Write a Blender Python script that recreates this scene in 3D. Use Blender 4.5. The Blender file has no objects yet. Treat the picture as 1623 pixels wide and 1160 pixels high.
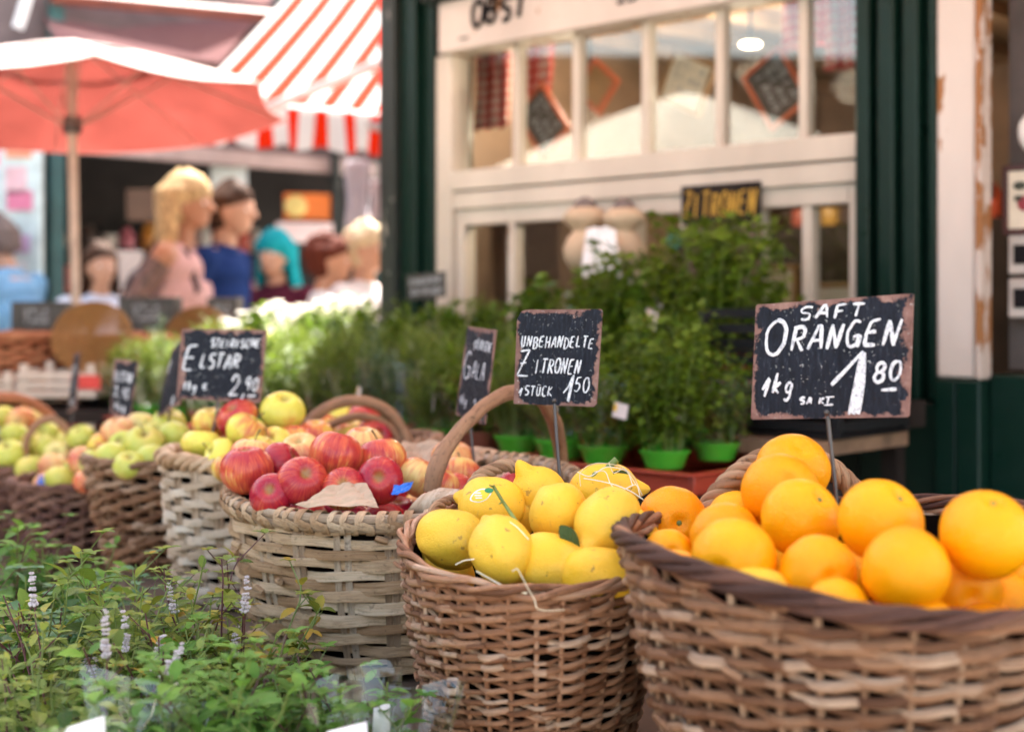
import bpy, math, random
import numpy as np
from mathutils import Vector, Matrix, Euler, Quaternion
R = math.radians
pi = math.pi
rng = np.random.default_rng(7)
random.seed(7)

# ---------------------------------------------------------------- camera, world, sun
sc = bpy.context.scene
CAMZ = 1.2
cam_d = bpy.data.cameras.new('camera')
cam = bpy.data.objects.new('camera', cam_d)
sc.collection.objects.link(cam)
cam.location = (0, 0, CAMZ)
cam.rotation_euler = (R(90), 0, 0)
cam_d.sensor_width = 36.0
cam_d.lens = 49.9
cam_d.shift_y = -0.0555
cam_d.clip_end = 500
cam_d.clip_start = 0.05
cam_d.dof.use_dof = True
cam_d.dof.focus_distance = 1.76
cam_d.dof.aperture_fstop = 2.95
cam_d.dof.aperture_blades = 0
sc.camera = cam

SUN_EL, SUN_AZ = 58.0, 80.0      # azimuth of the direction TO the sun, counter clockwise from +X
sdir = Vector((math.cos(R(SUN_EL))*math.cos(R(SUN_AZ)), math.cos(R(SUN_EL))*math.sin(R(SUN_AZ)), math.sin(R(SUN_EL))))
w = bpy.data.worlds.new('World'); sc.world = w; w.use_nodes = True
nt = w.node_tree
sky = nt.nodes.new('ShaderNodeTexSky'); sky.sky_type = 'NISHITA'; sky.sun_disc = False
sky.sun_elevation = R(SUN_EL); sky.sun_rotation = R(90 - SUN_AZ)
sky.dust_density = 2.5; sky.air_density = 1.0
nt.nodes['Background'].inputs['Strength'].default_value = 0.15
tint = nt.nodes.new('ShaderNodeMix'); tint.data_type = 'RGBA'; tint.blend_type = 'MULTIPLY'; tint.inputs[0].default_value = 1.0
tint.inputs[7].default_value = (1.0, .85, .66, 1)      # the photograph is white balanced for the shade
nt.links.new(sky.outputs[0], tint.inputs[6]); nt.links.new(tint.outputs[2], nt.nodes['Background'].inputs[0])
ld = bpy.data.lights.new('sun', 'SUN'); ld.energy = 3.9; ld.angle = R(0.6); ld.color = (1.0, 0.95, 0.88)
sun = bpy.data.objects.new('sun', ld); sc.collection.objects.link(sun)
sun.rotation_euler = (-sdir).to_track_quat('-Z', 'Y').to_euler()
sc.view_settings.view_transform = 'Standard'
sc.view_settings.look = 'None'
sc.view_settings.exposure = 2.95
sc.view_settings.gamma = 1.0
sc.cycles.use_denoising = True
sc.cycles.use_adaptive_sampling = True
sc.cycles.adaptive_threshold = 0.02
sc.cycles.max_bounces = 8
sc.cycles.diffuse_bounces = 4
sc.cycles.glossy_bounces = 3
sc.cycles.transmission_bounces = 4
sc.cycles.transparent_max_bounces = 14
sc.cycles.sample_clamp_indirect = 4.0
sc.cycles.caustics_reflective = False
sc.cycles.caustics_refractive = False

def at(px, py, d):
    """a point of the place, d metres ahead of the camera"""
    return Vector(((px-811.5)/2250*d, d, CAMZ+(490-py)/2250*d))

# ---------------------------------------------------------------- mesh builder
class MB:
    def __init__(s):
        s.v = []; s.f = []; s.st = []; s.n = 0; s.fm = []; s.cm = 0
    def add(s, V, F, ST=None):
        V = np.asarray(V, float).reshape(-1, 3)
        if ST is None: ST = np.zeros_like(V)
        s.v.append(V); s.st.append(np.asarray(ST, float))
        o = s.n
        for f in F: s.f.append([i+o for i in f]); s.fm.append(s.cm)
        s.n += len(V)
    def box(s, lo, hi, rnd=None):
        x0,y0,z0 = lo; x1,y1,z1 = hi
        V = [(x0,y0,z0),(x1,y0,z0),(x1,y1,z0),(x0,y1,z0),(x0,y0,z1),(x1,y0,z1),(x1,y1,z1),(x0,y1,z1)]
        F = [(0,3,2,1),(4,5,6,7),(0,1,5,4),(1,2,6,5),(2,3,7,6),(3,0,4,7)]
        r = rng.random() if rnd is None else rnd
        ST = [(v[0], v[1]+v[2], r) for v in V]
        s.add(V, F, ST)
    def quad(s, a, b, c, d, rnd=0.5):
        s.add([a,b,c,d], [(0,1,2,3)], [(0,0,rnd),(1,0,rnd),(1,1,rnd),(0,1,rnd)])
    def tube(s, P, ra, rb=None, sides=6, closed=False, up=None, rnd=None, caps=True):
        """P (n,3); ra radius along the normal, rb along the binormal; up = per-point normal or None"""
        P = np.asarray(P, float); n = len(P)
        ra = np.broadcast_to(np.asarray(ra, float), (n,)); rb = ra if rb is None else np.broadcast_to(np.asarray(rb, float), (n,))
        if closed: T = np.roll(P,-1,0)-np.roll(P,1,0)
        else: T = np.gradient(P, axis=0)
        T = T/np.maximum(np.linalg.norm(T, axis=1, keepdims=True), 1e-9)
        if up is None:
            N = np.zeros_like(P)
            a = np.array([0,0,1.0]) if abs(T[0,2]) < .9 else np.array([1.0,0,0])
            cur = a - T[0]*a.dot(T[0]); cur /= np.linalg.norm(cur)
            for i in range(n):
                cur = cur - T[i]*cur.dot(T[i]); cur /= max(np.linalg.norm(cur),1e-9); N[i] = cur
        else:
            N = np.broadcast_to(np.asarray(up, float), (n,3)).copy()
            N = N - T*np.sum(N*T, axis=1, keepdims=True); N /= np.maximum(np.linalg.norm(N, axis=1, keepdims=True),1e-9)
        B = np.cross(T, N)
        a = np.linspace(0, 2*pi, sides, endpoint=False)
        V = P[:,None,:] + N[:,None,:]*(np.cos(a)[None,:,None]*ra[:,None,None]) + B[:,None,:]*(np.sin(a)[None,:,None]*rb[:,None,None])
        L = np.concatenate([[0], np.cumsum(np.linalg.norm(np.diff(P, axis=0), axis=1))])
        r = rng.random() if rnd is None else rnd
        r = np.broadcast_to(np.asarray(r, float), (n,))
        ST = np.zeros((n, sides, 3)); ST[:,:,0] = L[:,None]; ST[:,:,1] = (a/(2*pi))[None,:]*0.02; ST[:,:,2] = r[:,None]
        F = []
        m = n if closed else n-1
        for i in range(m):
            i2 = (i+1) % n
            for j in range(sides):
                j2 = (j+1) % sides
                F.append((i*sides+j, i2*sides+j, i2*sides+j2, i*sides+j2))
        if caps and not closed:
            F.append(tuple(range(sides))); F.append(tuple((n-1)*sides+j for j in reversed(range(sides))))
        s.add(V.reshape(-1,3), F, ST.reshape(-1,3))
    def lathe(s, prof, sides=24, c=(0,0,0), rnd=0.5, cap=False, M=None):
        prof = np.asarray(prof, float); n = len(prof)
        a = np.linspace(0, 2*pi, sides, endpoint=False)
        V = np.zeros((n, sides, 3)); V[:,:,0] = prof[:,0,None]*np.cos(a); V[:,:,1] = prof[:,0,None]*np.sin(a); V[:,:,2] = prof[:,1,None]
        V = V.reshape(-1,3)
        if M is not None: V = V @ np.array(M)[:3,:3].T + np.array(M)[:3,3]
        V = V + np.asarray(c, float)
        F = []
        for i in range(n-1):
            for j in range(sides):
                j2 = (j+1)%sides
                F.append((i*sides+j, i*sides+j2, (i+1)*sides+j2, (i+1)*sides+j))
        if cap: F.append(tuple(reversed(range(sides)))); F.append(tuple((n-1)*sides+j for j in range(sides)))
        ST = np.zeros((n*sides,3)); ST[:,2] = rnd
        s.add(V, F, ST)
    def ellipsoid(s, c, r, M=None, nu=16, nv=10, rnd=.5):
        t = np.linspace(0.02, pi-0.02, nv); prof = np.stack([np.sin(t), -np.cos(t)], 1)
        m = MB(); m.lathe(prof, nu, cap=True); V = m.v[0]*np.asarray(r, float)
        if M is not None: V = V @ np.array(M)[:3,:3].T
        s.add(V+np.asarray(c, float), m.f, m.st[0]*0+np.array([0,0,rnd]))
    def insts(s, TV, TF, mats, rnds=None):
        """many copies of a small template: mats (k,3,4)"""
        TV = np.asarray(TV, float); k = len(mats); n = len(TV)
        V = np.einsum('kij,nj->kni', mats[:,:,:3], TV) + mats[:,None,:,3]
        rn = rng.random(k) if rnds is None else rnds
        ST = np.zeros((k,n,3)); ST[:,:,0] = TV[None,:,0]; ST[:,:,1] = TV[None,:,1]; ST[:,:,2] = rn[:,None]
        F = (np.arange(k)[:,None,None]*n)
        faces = []
        for tf in TF:
            faces += (np.array(tf)[None,:] + F[:,0]).tolist()
        s.add(V.reshape(-1,3), faces, ST.reshape(-1,3))
    def build(s, name, mat, parent=None, smooth=True, bevel=0):
        me = bpy.data.meshes.new(name)
        V = np.concatenate(s.v) if s.v else np.zeros((0,3))
        me.from_pydata(V.tolist(), [], s.f)
        ST = np.concatenate(s.st)
        at_ = me.attributes.new('st', 'FLOAT_VECTOR', 'POINT'); at_.data.foreach_set('vector', ST.astype(np.float32).ravel())
        if smooth: me.polygons.foreach_set('use_smooth', [True]*len(me.polygons))
        mats = mat if isinstance(mat, (list,tuple)) else [mat]
        for m in mats: me.materials.append(m)
        if len(mats) > 1: me.polygons.foreach_set('material_index', s.fm)
        me.update()
        if smooth: me.set_sharp_from_angle(angle=R(66))
        o = bpy.data.objects.new(name, me); sc.collection.objects.link(o)
        if parent is not None: o.parent = parent
        if bevel:
            b = o.modifiers.new('bevel', 'BEVEL'); b.width = bevel; b.segments = 2; b.limit_method = 'ANGLE'
        return o

def tag(o, label=None, cat=None, group=None, kind=None):
    if label: o['label'] = label
    if cat: o['category'] = cat
    if group: o['group'] = group
    if kind: o['kind'] = kind
    return o
def empty(name, loc, label, cat, group=None, rot=(0,0,0)):
    o = bpy.data.objects.new(name, None); sc.collection.objects.link(o)
    o.empty_display_size = .05
    o.location = loc; o.rotation_euler = rot
    return tag(o, label, cat, group)
CH = {}
def reg(parent, *kids): CH.setdefault(parent.name, []).extend(kids)
def copy_tree(o, parent=None):
    c = o.copy(); sc.collection.objects.link(c)
    if parent is not None: c.parent = parent
    for k in [x for x in sc.objects if x.parent == o]: copy_tree(k, c)
    return c
def copy_fast(o, kids):
    c = o.copy(); sc.collection.objects.link(c); out = []
    for k in kids:
        q = k.copy(); sc.collection.objects.link(q); q.parent = c; out.append(q)
    return c

# ---------------------------------------------------------------- materials
class NT:
    def __init__(s, name):
        s.m = bpy.data.materials.new(name); s.m.use_nodes = True; s.t = s.m.node_tree
        s.b = s.t.nodes['Principled BSDF']; s.out = s.t.nodes['Material Output']
    def n(s, typ, **kw):
        x = s.t.nodes.new('ShaderNode'+typ)
        for k, v in kw.items():
            if k.startswith('i_'):
                key = k[2:]; key = int(key) if key.isdigit() else key.replace('_',' ')
                s.set(x.inputs[key], v)
            else: setattr(x, k, v)
        return x
    def set(s, inp, v):
        if isinstance(v, bpy.types.NodeSocket): s.t.links.new(v, inp)
        else: inp.default_value = v
    def math(s, op, a, b=None, clamp=False):
        x = s.n('Math', operation=op); x.use_clamp = clamp; s.set(x.inputs[0], a)
        if b is not None: s.set(x.inputs[1], b)
        return x.outputs[0]
    def mix(s, f, a, b):
        x = s.n('Mix', data_type='RGBA'); s.set(x.inputs[0], f); s.set(x.inputs[6], a if isinstance(a, bpy.types.NodeSocket) else (*a[:3],1)); s.set(x.inputs[7], b if isinstance(b, bpy.types.NodeSocket) else (*b[:3],1))
        return x.outputs[2]
    def ramp(s, f, stops, interp='LINEAR'):
        x = s.n('ValToRGB'); s.set(x.inputs[0], f); cr = x.color_ramp; cr.interpolation = interp
        while len(cr.elements) < len(stops): cr.elements.new(0.5)
        for e, (p, c) in zip(cr.elements, stops):
            e.position = p; e.color = (*c[:3],1) if hasattr(c,'__len__') else (c,c,c,1)
        return x.outputs[0]
    def noise(s, vec, scale, detail=3, rough=.55, dist=0):
        x = s.n('TexNoise'); x.inputs['Scale'].default_value = scale; x.inputs['Detail'].default_value = detail
        x.inputs['Roughness'].default_value = rough; x.inputs['Distortion'].default_value = dist
        if vec is not None: s.set(x.inputs['Vector'], vec)
        return x.outputs[0]
    def obj(s): return s.n('TexCoord').outputs['Object']
    def st(s):
        x = s.n('Attribute'); x.attribute_name = 'st'; return x.outputs['Vector']
    def sep(s, v):
        x = s.n('SeparateXYZ'); s.set(x.inputs[0], v); return x.outputs
    def comb(s, x_, y_, z_):
        x = s.n('CombineXYZ')
        for i, v in enumerate((x_,y_,z_)): s.set(x.inputs[i], v)
        return x.outputs[0]
    def bump(s, h, strength=.3, dist=.01):
        x = s.n('Bump'); x.inputs['Strength'].default_value = strength; x.inputs['Distance'].default_value = dist
        s.set(x.inputs['Height'], h); s.t.links.new(x.outputs[0], s.b.inputs['Normal']); return x
    def base(s, c): s.set(s.b.inputs['Base Color'], c if isinstance(c, bpy.types.NodeSocket) else (*c[:3],1)); return s
    def p(s, **kw):
        for k, v in kw.items(): s.set(s.b.inputs[k.replace('_',' ')], v)
        return s

def simple(name, col, rough=.6, vary=.25, scale=8, bump=.15, bscale=60, metal=0, spec=.5):
    m = NT(name); o = m.obj()
    n = m.noise(o, scale, 4)
    dk = tuple(c*(1-vary) for c in col); lt = tuple(min(1,c*(1+vary)) for c in col)
    m.base(m.ramp(n, [(.3,dk),(.7,lt)])); m.p(Roughness=rough, Metallic=metal); m.b.inputs['Specular IOR Level'].default_value = spec
    if bump: m.bump(m.noise(o, bscale, 3), bump, .004)
    return m.m

def wicker(name, cols, rough=.6, grain=1.0):
    """strand colour varies strand by strand and along each strand"""
    m = NT(name); st = m.st(); x, y, z = m.sep(st)
    vv = m.comb(m.math('MULTIPLY', x, 14.0), m.math('MULTIPLY', y, 260.0), m.math('MULTIPLY', z, 57.0))
    n1 = m.noise(vv, 1.0, 4, .6)
    vv2 = m.comb(m.math('MULTIPLY', x, 6.0), 0.0, m.math('MULTIPLY', z, 91.0))
    n2 = m.noise(vv2, 1.0, 3)
    f = m.math('ADD', m.math('MULTIPLY', n1, .45), m.math('ADD', m.math('MULTIPLY', z, .35), m.math('MULTIPLY', n2, .35)))
    k = len(cols)
    col = m.ramp(f, [(.22+.62*i/(k-1), c) for i, c in enumerate(cols)])
    spots = m.noise(m.obj(), 140, 2)
    col = m.mix(m.math('MULTIPLY', m.ramp(spots, [(.62,0.0),(.72,1.0)]), .45), col, tuple(c*.35 for c in cols[0]))
    hair_ = m.noise(m.comb(m.math('MULTIPLY', x, 45.0), m.math('MULTIPLY', y, 620.0), z), 1.0, 3, .7)
    col = m.mix(m.math('MULTIPLY', m.ramp(hair_, [(.52,0.0),(.68,1.0)]), .5), col, tuple(c*.45 for c in cols[1]))
    m.base(col); m.p(Roughness=rough); m.b.inputs['Specular IOR Level'].default_value = .3
    m.bump(m.math('ADD', n1, hair_), .6*grain, .003)
    return m.m

def leafmat(name, dark, light, tip=None, transl=.35, rough=.5):
    m = NT(name); st = m.st(); x, y, z = m.sep(st)
    n = m.noise(m.obj(), 25, 3)
    f = m.math('ADD', m.math('MULTIPLY', z, .7), m.math('MULTIPLY', n, .4))
    stops = [(.15, dark), (.75, light)]
    if tip: stops.append((.93, tip))
    col = m.ramp(f, stops)
    m.base(col); m.p(Roughness=rough); m.b.inputs['Specular IOR Level'].default_value = .25
    vein = m.n('TexWave', wave_type='BANDS', bands_direction='X'); m.set(vein.inputs['Vector'], m.comb(m.math('ADD', x, m.math('ABSOLUTE', y)), 0.0, 0.0)); vein.inputs['Scale'].default_value = 2.2
    m.bump(vein.outputs[0], .25, .002)
    tr = m.n('BsdfTranslucent'); m.set(tr.inputs[0], m.mix(.5, col, light))
    mx = m.n('MixShader'); mx.inputs[0].default_value = transl
    m.t.links.new(m.b.outputs[0], mx.inputs[1]); m.t.links.new(tr.outputs[0], mx.inputs[2]); m.t.links.new(mx.outputs[0], m.out.inputs[0])
    return m.m

def fabric(name, col, trcol=None, transl=.4, stripes=None):
    m = NT(name); o = m.obj()
    c = None
    if stripes:   # (period, fraction, colour2) along object X
        per, fr, c2 = stripes
        x, y, z = m.sep(m.st())
        w_ = m.math('FRACT', m.math('DIVIDE', x, per))
        c = m.mix(m.math('LESS_THAN', w_, fr), col, c2)
        m.base(c)
    else: m.base(m.ramp(m.noise(o, 6, 3), [(.3, tuple(q*.9 for q in col)), (.7, col)]))
    m.p(Roughness=.9); m.b.inputs['Specular IOR Level'].default_value = .05; m.bump(m.noise(o, 300, 2), .15, .002)
    tr = m.n('BsdfTranslucent')
    if c is not None: m.set(tr.inputs[0], c)
    else: m.set(tr.inputs[0], m.ramp(m.noise(o, 2.2, 5, .6), [(.3, tuple(q*.72 for q in (trcol or col))), (.7, tuple(min(1,q*1.12) for q in (trcol or col)))]))
    mx = m.n('MixShader'); mx.inputs[0].default_value = transl
    m.t.links.new(m.b.outputs[0], mx.inputs[1]); m.t.links.new(tr.outputs[0], mx.inputs[2]); m.t.links.new(mx.outputs[0], m.out.inputs[0])
    return m.m

def film(name, tint=(1,1,1), fac=.16, rough=.08):
    m = NT(name); 
    tr = m.n('BsdfTransparent'); tr.inputs[0].default_value = (*tint,1)
    gl = m.n('BsdfGlossy'); gl.inputs['Roughness'].default_value = rough; gl.inputs[0].default_value = (1,1,1,1)
    lw = m.n('LayerWeight'); lw.inputs[0].default_value = .5
    bp = m.n('Bump'); bp.inputs['Strength'].default_value = .5; bp.inputs['Distance'].default_value = .01
    m.set(bp.inputs['Height'], m.noise(m.obj(), 9, 2, .5, .8)); m.t.links.new(bp.outputs[0], gl.inputs['Normal']); m.t.links.new(bp.outputs[0], lw.inputs['Normal'])
    f = m.math('ADD', m.math('MULTIPLY', m.math('POWER', lw.outputs['Facing'], 3.0), .75), fac, clamp=True)
    mx = m.n('MixShader'); m.set(mx.inputs[0], f)
    m.t.links.new(tr.outputs[0], mx.inputs[1]); m.t.links.new(gl.outputs[0], mx.inputs[2]); m.t.links.new(mx.outputs[0], m.out.inputs[0])
    return m.m

def winglass(name, fac=.12):
    m = NT(name)
    tr = m.n('BsdfTransparent'); tr.inputs[0].default_value = (.93,.95,.94,1)
    gl = m.n('BsdfGlossy'); gl.inputs['Roughness'].default_value = .015
    f = m.n('LayerWeight'); f.inputs[0].default_value = .5
    mx = m.n('MixShader'); m.set(mx.inputs[0], m.math('ADD', m.math('MULTIPLY', m.math('POWER', f.outputs['Facing'], 4.0), .8), fac, clamp=True))
    m.t.links.new(tr.outputs[0], mx.inputs[1]); m.t.links.new(gl.outputs[0], mx.inputs[2]); m.t.links.new(mx.outputs[0], m.out.inputs[0])
    return m.m

def emit(name, col, s):
    m = NT(name); m.base(col); m.b.inputs['Emission Color'].default_value = (*col,1); m.b.inputs['Emission Strength'].default_value = s
    return m.m
def painted(name, col, under, thr=.66, rough=.5, scale=9):
    """old paint with chips showing what is under it"""
    m = NT(name); o = m.obj()
    x, y, z = m.sep(o)
    v = m.comb(m.math('MULTIPLY', x, 1.0), m.math('MULTIPLY', y, 1.0), m.math('MULTIPLY', z, .35))
    n = m.noise(v, scale, 6, .65)
    mask = m.ramp(n, [(thr, 0.0), (thr+.025, 1.0)])
    tone = m.ramp(m.noise(v, 3, 4), [(.3, tuple(c*.82 for c in col)), (.7, tuple(min(1,c*1.12) for c in col))])
    m.b.inputs['Specular IOR Level'].default_value = .22
    m.base(m.mix(mask, tone, under)); m.p(Roughness=m.ramp(m.noise(o, 20, 3), [(.3, rough*.7), (.7, min(1,rough*1.3))]))
    m.bump(m.math('ADD', m.math('MULTIPLY', mask, -.6), m.math('MULTIPLY', m.noise(v, 40, 4), .5)), .35, .004)
    return m.m

M = {}
M['willow']  = wicker('willow', [(.035,.013,.007),(.15,.062,.030),(.32,.165,.09),(.60,.44,.33)])
M['willow2'] = wicker('willow_warm', [(.045,.017,.008),(.20,.08,.036),(.40,.20,.11),(.62,.45,.33)])
M['willowdark'] = wicker('willow_dark', [(.045,.018,.018),(.12,.055,.045),(.22,.11,.08),(.36,.22,.16)])
M['rimdark'] = wicker('rim_dark', [(.030,.012,.009),(.065,.026,.018),(.13,.055,.036),(.42,.20,.10)])
M['willowbrown'] = wicker('willow_brown', [(.06,.028,.015),(.17,.085,.045),(.30,.17,.10),(.42,.29,.20)])
M['splint']  = wicker('splint', [(.12,.055,.024),(.36,.205,.105),(.58,.39,.24),(.74,.57,.41)])
M['splintpale'] = wicker('splint_pale', [(.26,.15,.09),(.50,.36,.25),(.66,.52,.40),(.76,.66,.56)])
M['stake']   = wicker('stake', [(.12,.065,.035),(.30,.19,.12),(.46,.33,.23),(.58,.46,.36)])
M['rope']    = wicker('rope', [(.10,.045,.02),(.28,.15,.08),(.42,.25,.14),(.52,.36,.24)])
M['bark']    = wicker('bark', [(.05,.022,.012),(.17,.08,.045),(.34,.18,.10),(.52,.33,.20)])
M['redwicker'] = wicker('red_wicker', [(.12,.03,.012),(.28,.085,.035),(.40,.15,.07),(.50,.24,.12)])
M['stem']    = simple('stem', (.13,.09,.04), .7)
M['greenstem'] = simple('green_stem', (.14,.19,.04), .5)
M['iron']    = simple('iron', (.10,.085,.08), .45, metal=.7)
M['black']   = simple('black', (.010,.009,.010), .8, spec=.1)
M['blackplastic'] = simple('black_plastic', (.010,.010,.011), .5, spec=.2)
M['paper']   = simple('kraft_paper', (.47,.33,.23), .85, .12, 12, .4, 40)
M['white']   = simple('white_card', (.78,.76,.77), .7, .05)
M['blue']    = simple('blue_plastic', (.01,.13,.55), .3)
# ---------------------------------------------------------------- fruit
def orange_mat():
    m = NT('orange_peel'); o = m.obj()
    oi = m.n('ObjectInfo').outputs['Random']
    n = m.noise(o, 14, 3)
    f = m.math('ADD', m.math('MULTIPLY', n, .5), m.math('MULTIPLY', oi, .5))
    m.base(m.ramp(f, [(.2,(.90,.29,.001)),(.5,(.95,.36,.001)),(.85,(.96,.44,.002))]))
    v = m.n('TexVoronoi'); v.inputs['Scale'].default_value = 420; m.set(v.inputs['Vector'], o)
    m.bump(m.math('ADD', m.math('MULTIPLY', m.ramp(v.outputs['Distance'], [(0,0.0),(.5,1.0)]), 1.0), m.math('MULTIPLY', m.noise(o, 60, 3), 1.6)), .42, .0018)
    m.p(Roughness=.36); m.b.inputs['Specular IOR Level'].default_value = .25
    m.b.inputs['Subsurface Weight'].default_value = .05; m.b.inputs['Subsurface Radius'].default_value = (.8,.35,.05); m.b.inputs['Subsurface Scale'].default_value = .01
    return m.m
def lemon_mat():
    m = NT('lemon_peel'); o = m.obj(); oi = m.n('ObjectInfo').outputs['Random']
    n = m.noise(o, 11, 4)
    f = m.math('ADD', m.math('MULTIPLY', n, .65), m.math('MULTIPLY', oi, .35))
    col = m.ramp(f, [(.22,(.66,.43,.04)),(.42,(.84,.50,.045)),(.62,(.87,.47,.022)),(.85,(.88,.60,.13))])
    off = m.n('VectorMath', operation='ADD'); m.set(off.inputs[0], o); m.set(off.inputs[1], m.comb(oi, m.math('MULTIPLY', oi, 3.0), 0.0))
    sc_ = m.noise(off.outputs[0], 19, 5, .7, 1.2)
    col = m.mix(m.math('MULTIPLY', m.ramp(sc_, [(.60,0.0),(.70,1.0)]), .55), col, (.50,.30,.10))
    sp = m.noise(off.outputs[0], 95, 2, .6)
    col = m.mix(m.math('MULTIPLY', m.ramp(sp, [(.66,0.0),(.72,1.0)]), .7), col, (.28,.15,.04))
    m.base(col)
    v = m.n('TexVoronoi'); v.inputs['Scale'].default_value = 480; m.set(v.inputs['Vector'], o)
    m.bump(m.math('ADD', m.ramp(v.outputs['Distance'], [(0,0.0),(.5,1.0)]), m.math('MULTIPLY', m.noise(o, 45, 3), 1.6)), .35, .0018)
    m.p(Roughness=.45); m.b.inputs['Specular IOR Level'].default_value = .3
    m.b.inputs['Subsurface Weight'].default_value = .1; m.b.inputs['Subsurface Radius'].default_value = (.8,.6,.1); m.b.inputs['Subsurface Scale'].default_value = .008
    return m.m
def apple_mat(name, ground, blush, deep, amount, streak=.5, rough=.27):
    """ground colour with blush and streaks running pole to pole; the share of blush differs apple by apple"""
    m = NT(name); o = m.obj(); oi = m.n('ObjectInfo').outputs['Random']
    x, y, z = m.sep(o)
    ang = m.math('ARCTAN2', y, x)
    cs, sn = m.math('COSINE', ang), m.math('SINE', ang)
    v1 = m.comb(m.math('MULTIPLY', cs, 5.0), m.math('MULTIPLY', sn, 5.0), m.math('ADD', m.math('MULTIPLY', z, 14.0), m.math('MULTIPLY', oi, 37.0)))
    s1 = m.noise(v1, 2.6, 5, .62)
    v2 = m.comb(m.math('ADD', m.math('MULTIPLY', x, 16.0), m.math('MULTIPLY', oi, 91.0)), m.math('MULTIPLY', y, 16.0), m.math('MULTIPLY', z, 12.0))
    b1 = m.noise(v2, 1.0, 2)
    f = m.math('ADD', m.math('MULTIPLY', b1, 1.25), m.math('MULTIPLY', m.math('SUBTRACT', s1, .5), streak*2.4))
    f = m.math('ADD', f, m.math('MULTIPLY', m.math('SUBTRACT', oi, .5), .3))
    f = m.math('ADD', f, amount-.62)
    col = m.ramp(f, [(.30, ground), (.46, tuple((a+b)/2 for a, b in zip(ground, blush))), (.58, blush), (.85, deep)])
    g2 = m.noise(o, 9, 3)
    dots = m.n('TexVoronoi'); dots.inputs['Scale'].default_value = 190; m.set(dots.inputs['Vector'], o)
    dm = m.ramp(dots.outputs['Distance'], [(.06,1.0),(.12,0.0)])
    col = m.mix(m.math('MULTIPLY', dm, .35), col, (.75,.62,.35))
    rr = m.math('SQRT', m.math('ADD', m.math('MULTIPLY', x, x), m.math('MULTIPLY', y, y)))
    rus = m.math('MULTIPLY', m.ramp(m.math('ADD', rr, m.math('MULTIPLY', m.noise(o, 60, 3), .008)), [(.008,1.0),(.016,0.0)]), m.ramp(z, [(.0,0.0),(.01,1.0)]))
    col = m.mix(m.math('MULTIPLY', rus, .7), col, (.28,.2,.06))
    m.base(col); m.p(Roughness=m.ramp(g2, [(.3, rough*.8), (.7, rough*1.35)]))
    m.bump(m.noise(o, 90, 3), .06, .001); m.b.inputs['Specular IOR Level'].default_value = .38
    m.b.inputs['Subsurface Weight'].default_value = .06; m.b.inputs['Subsurface Radius'].default_value = (.7,.3,.1); m.b.inputs['Subsurface Scale'].default_value = .006
    return m.m
M['orange'] = orange_mat(); M['lemon'] = lemon_mat()
M['gala'] = apple_mat('gala_skin', (.78,.50,.14), (.60,.10,.045), (.36,.012,.028), .62, .42)
M['galared'] = apple_mat('gala_skin_red', (.62,.18,.07), (.48,.03,.028), (.34,.010,.03), .74, .40)
M['galapale'] = apple_mat('gala_skin_pale', (.80,.56,.20), (.70,.26,.10), (.55,.06,.045), .52, .6)
M['elstar'] = apple_mat('elstar_skin', (.70,.62,.09), (.62,.20,.06), (.46,.03,.035), .32, .35)
M['elstarred'] = apple_mat('elstar_skin_red', (.70,.52,.08), (.62,.12,.05), (.45,.018,.03), .60, .45)
M['golden'] = apple_mat('golden_skin', (.50,.52,.09), (.62,.52,.12), (.60,.30,.10), .30, .25)
M['goldenblush'] = apple_mat('golden_skin_blush', (.66,.58,.20), (.72,.36,.16), (.58,.12,.08), .48, .4)

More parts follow.
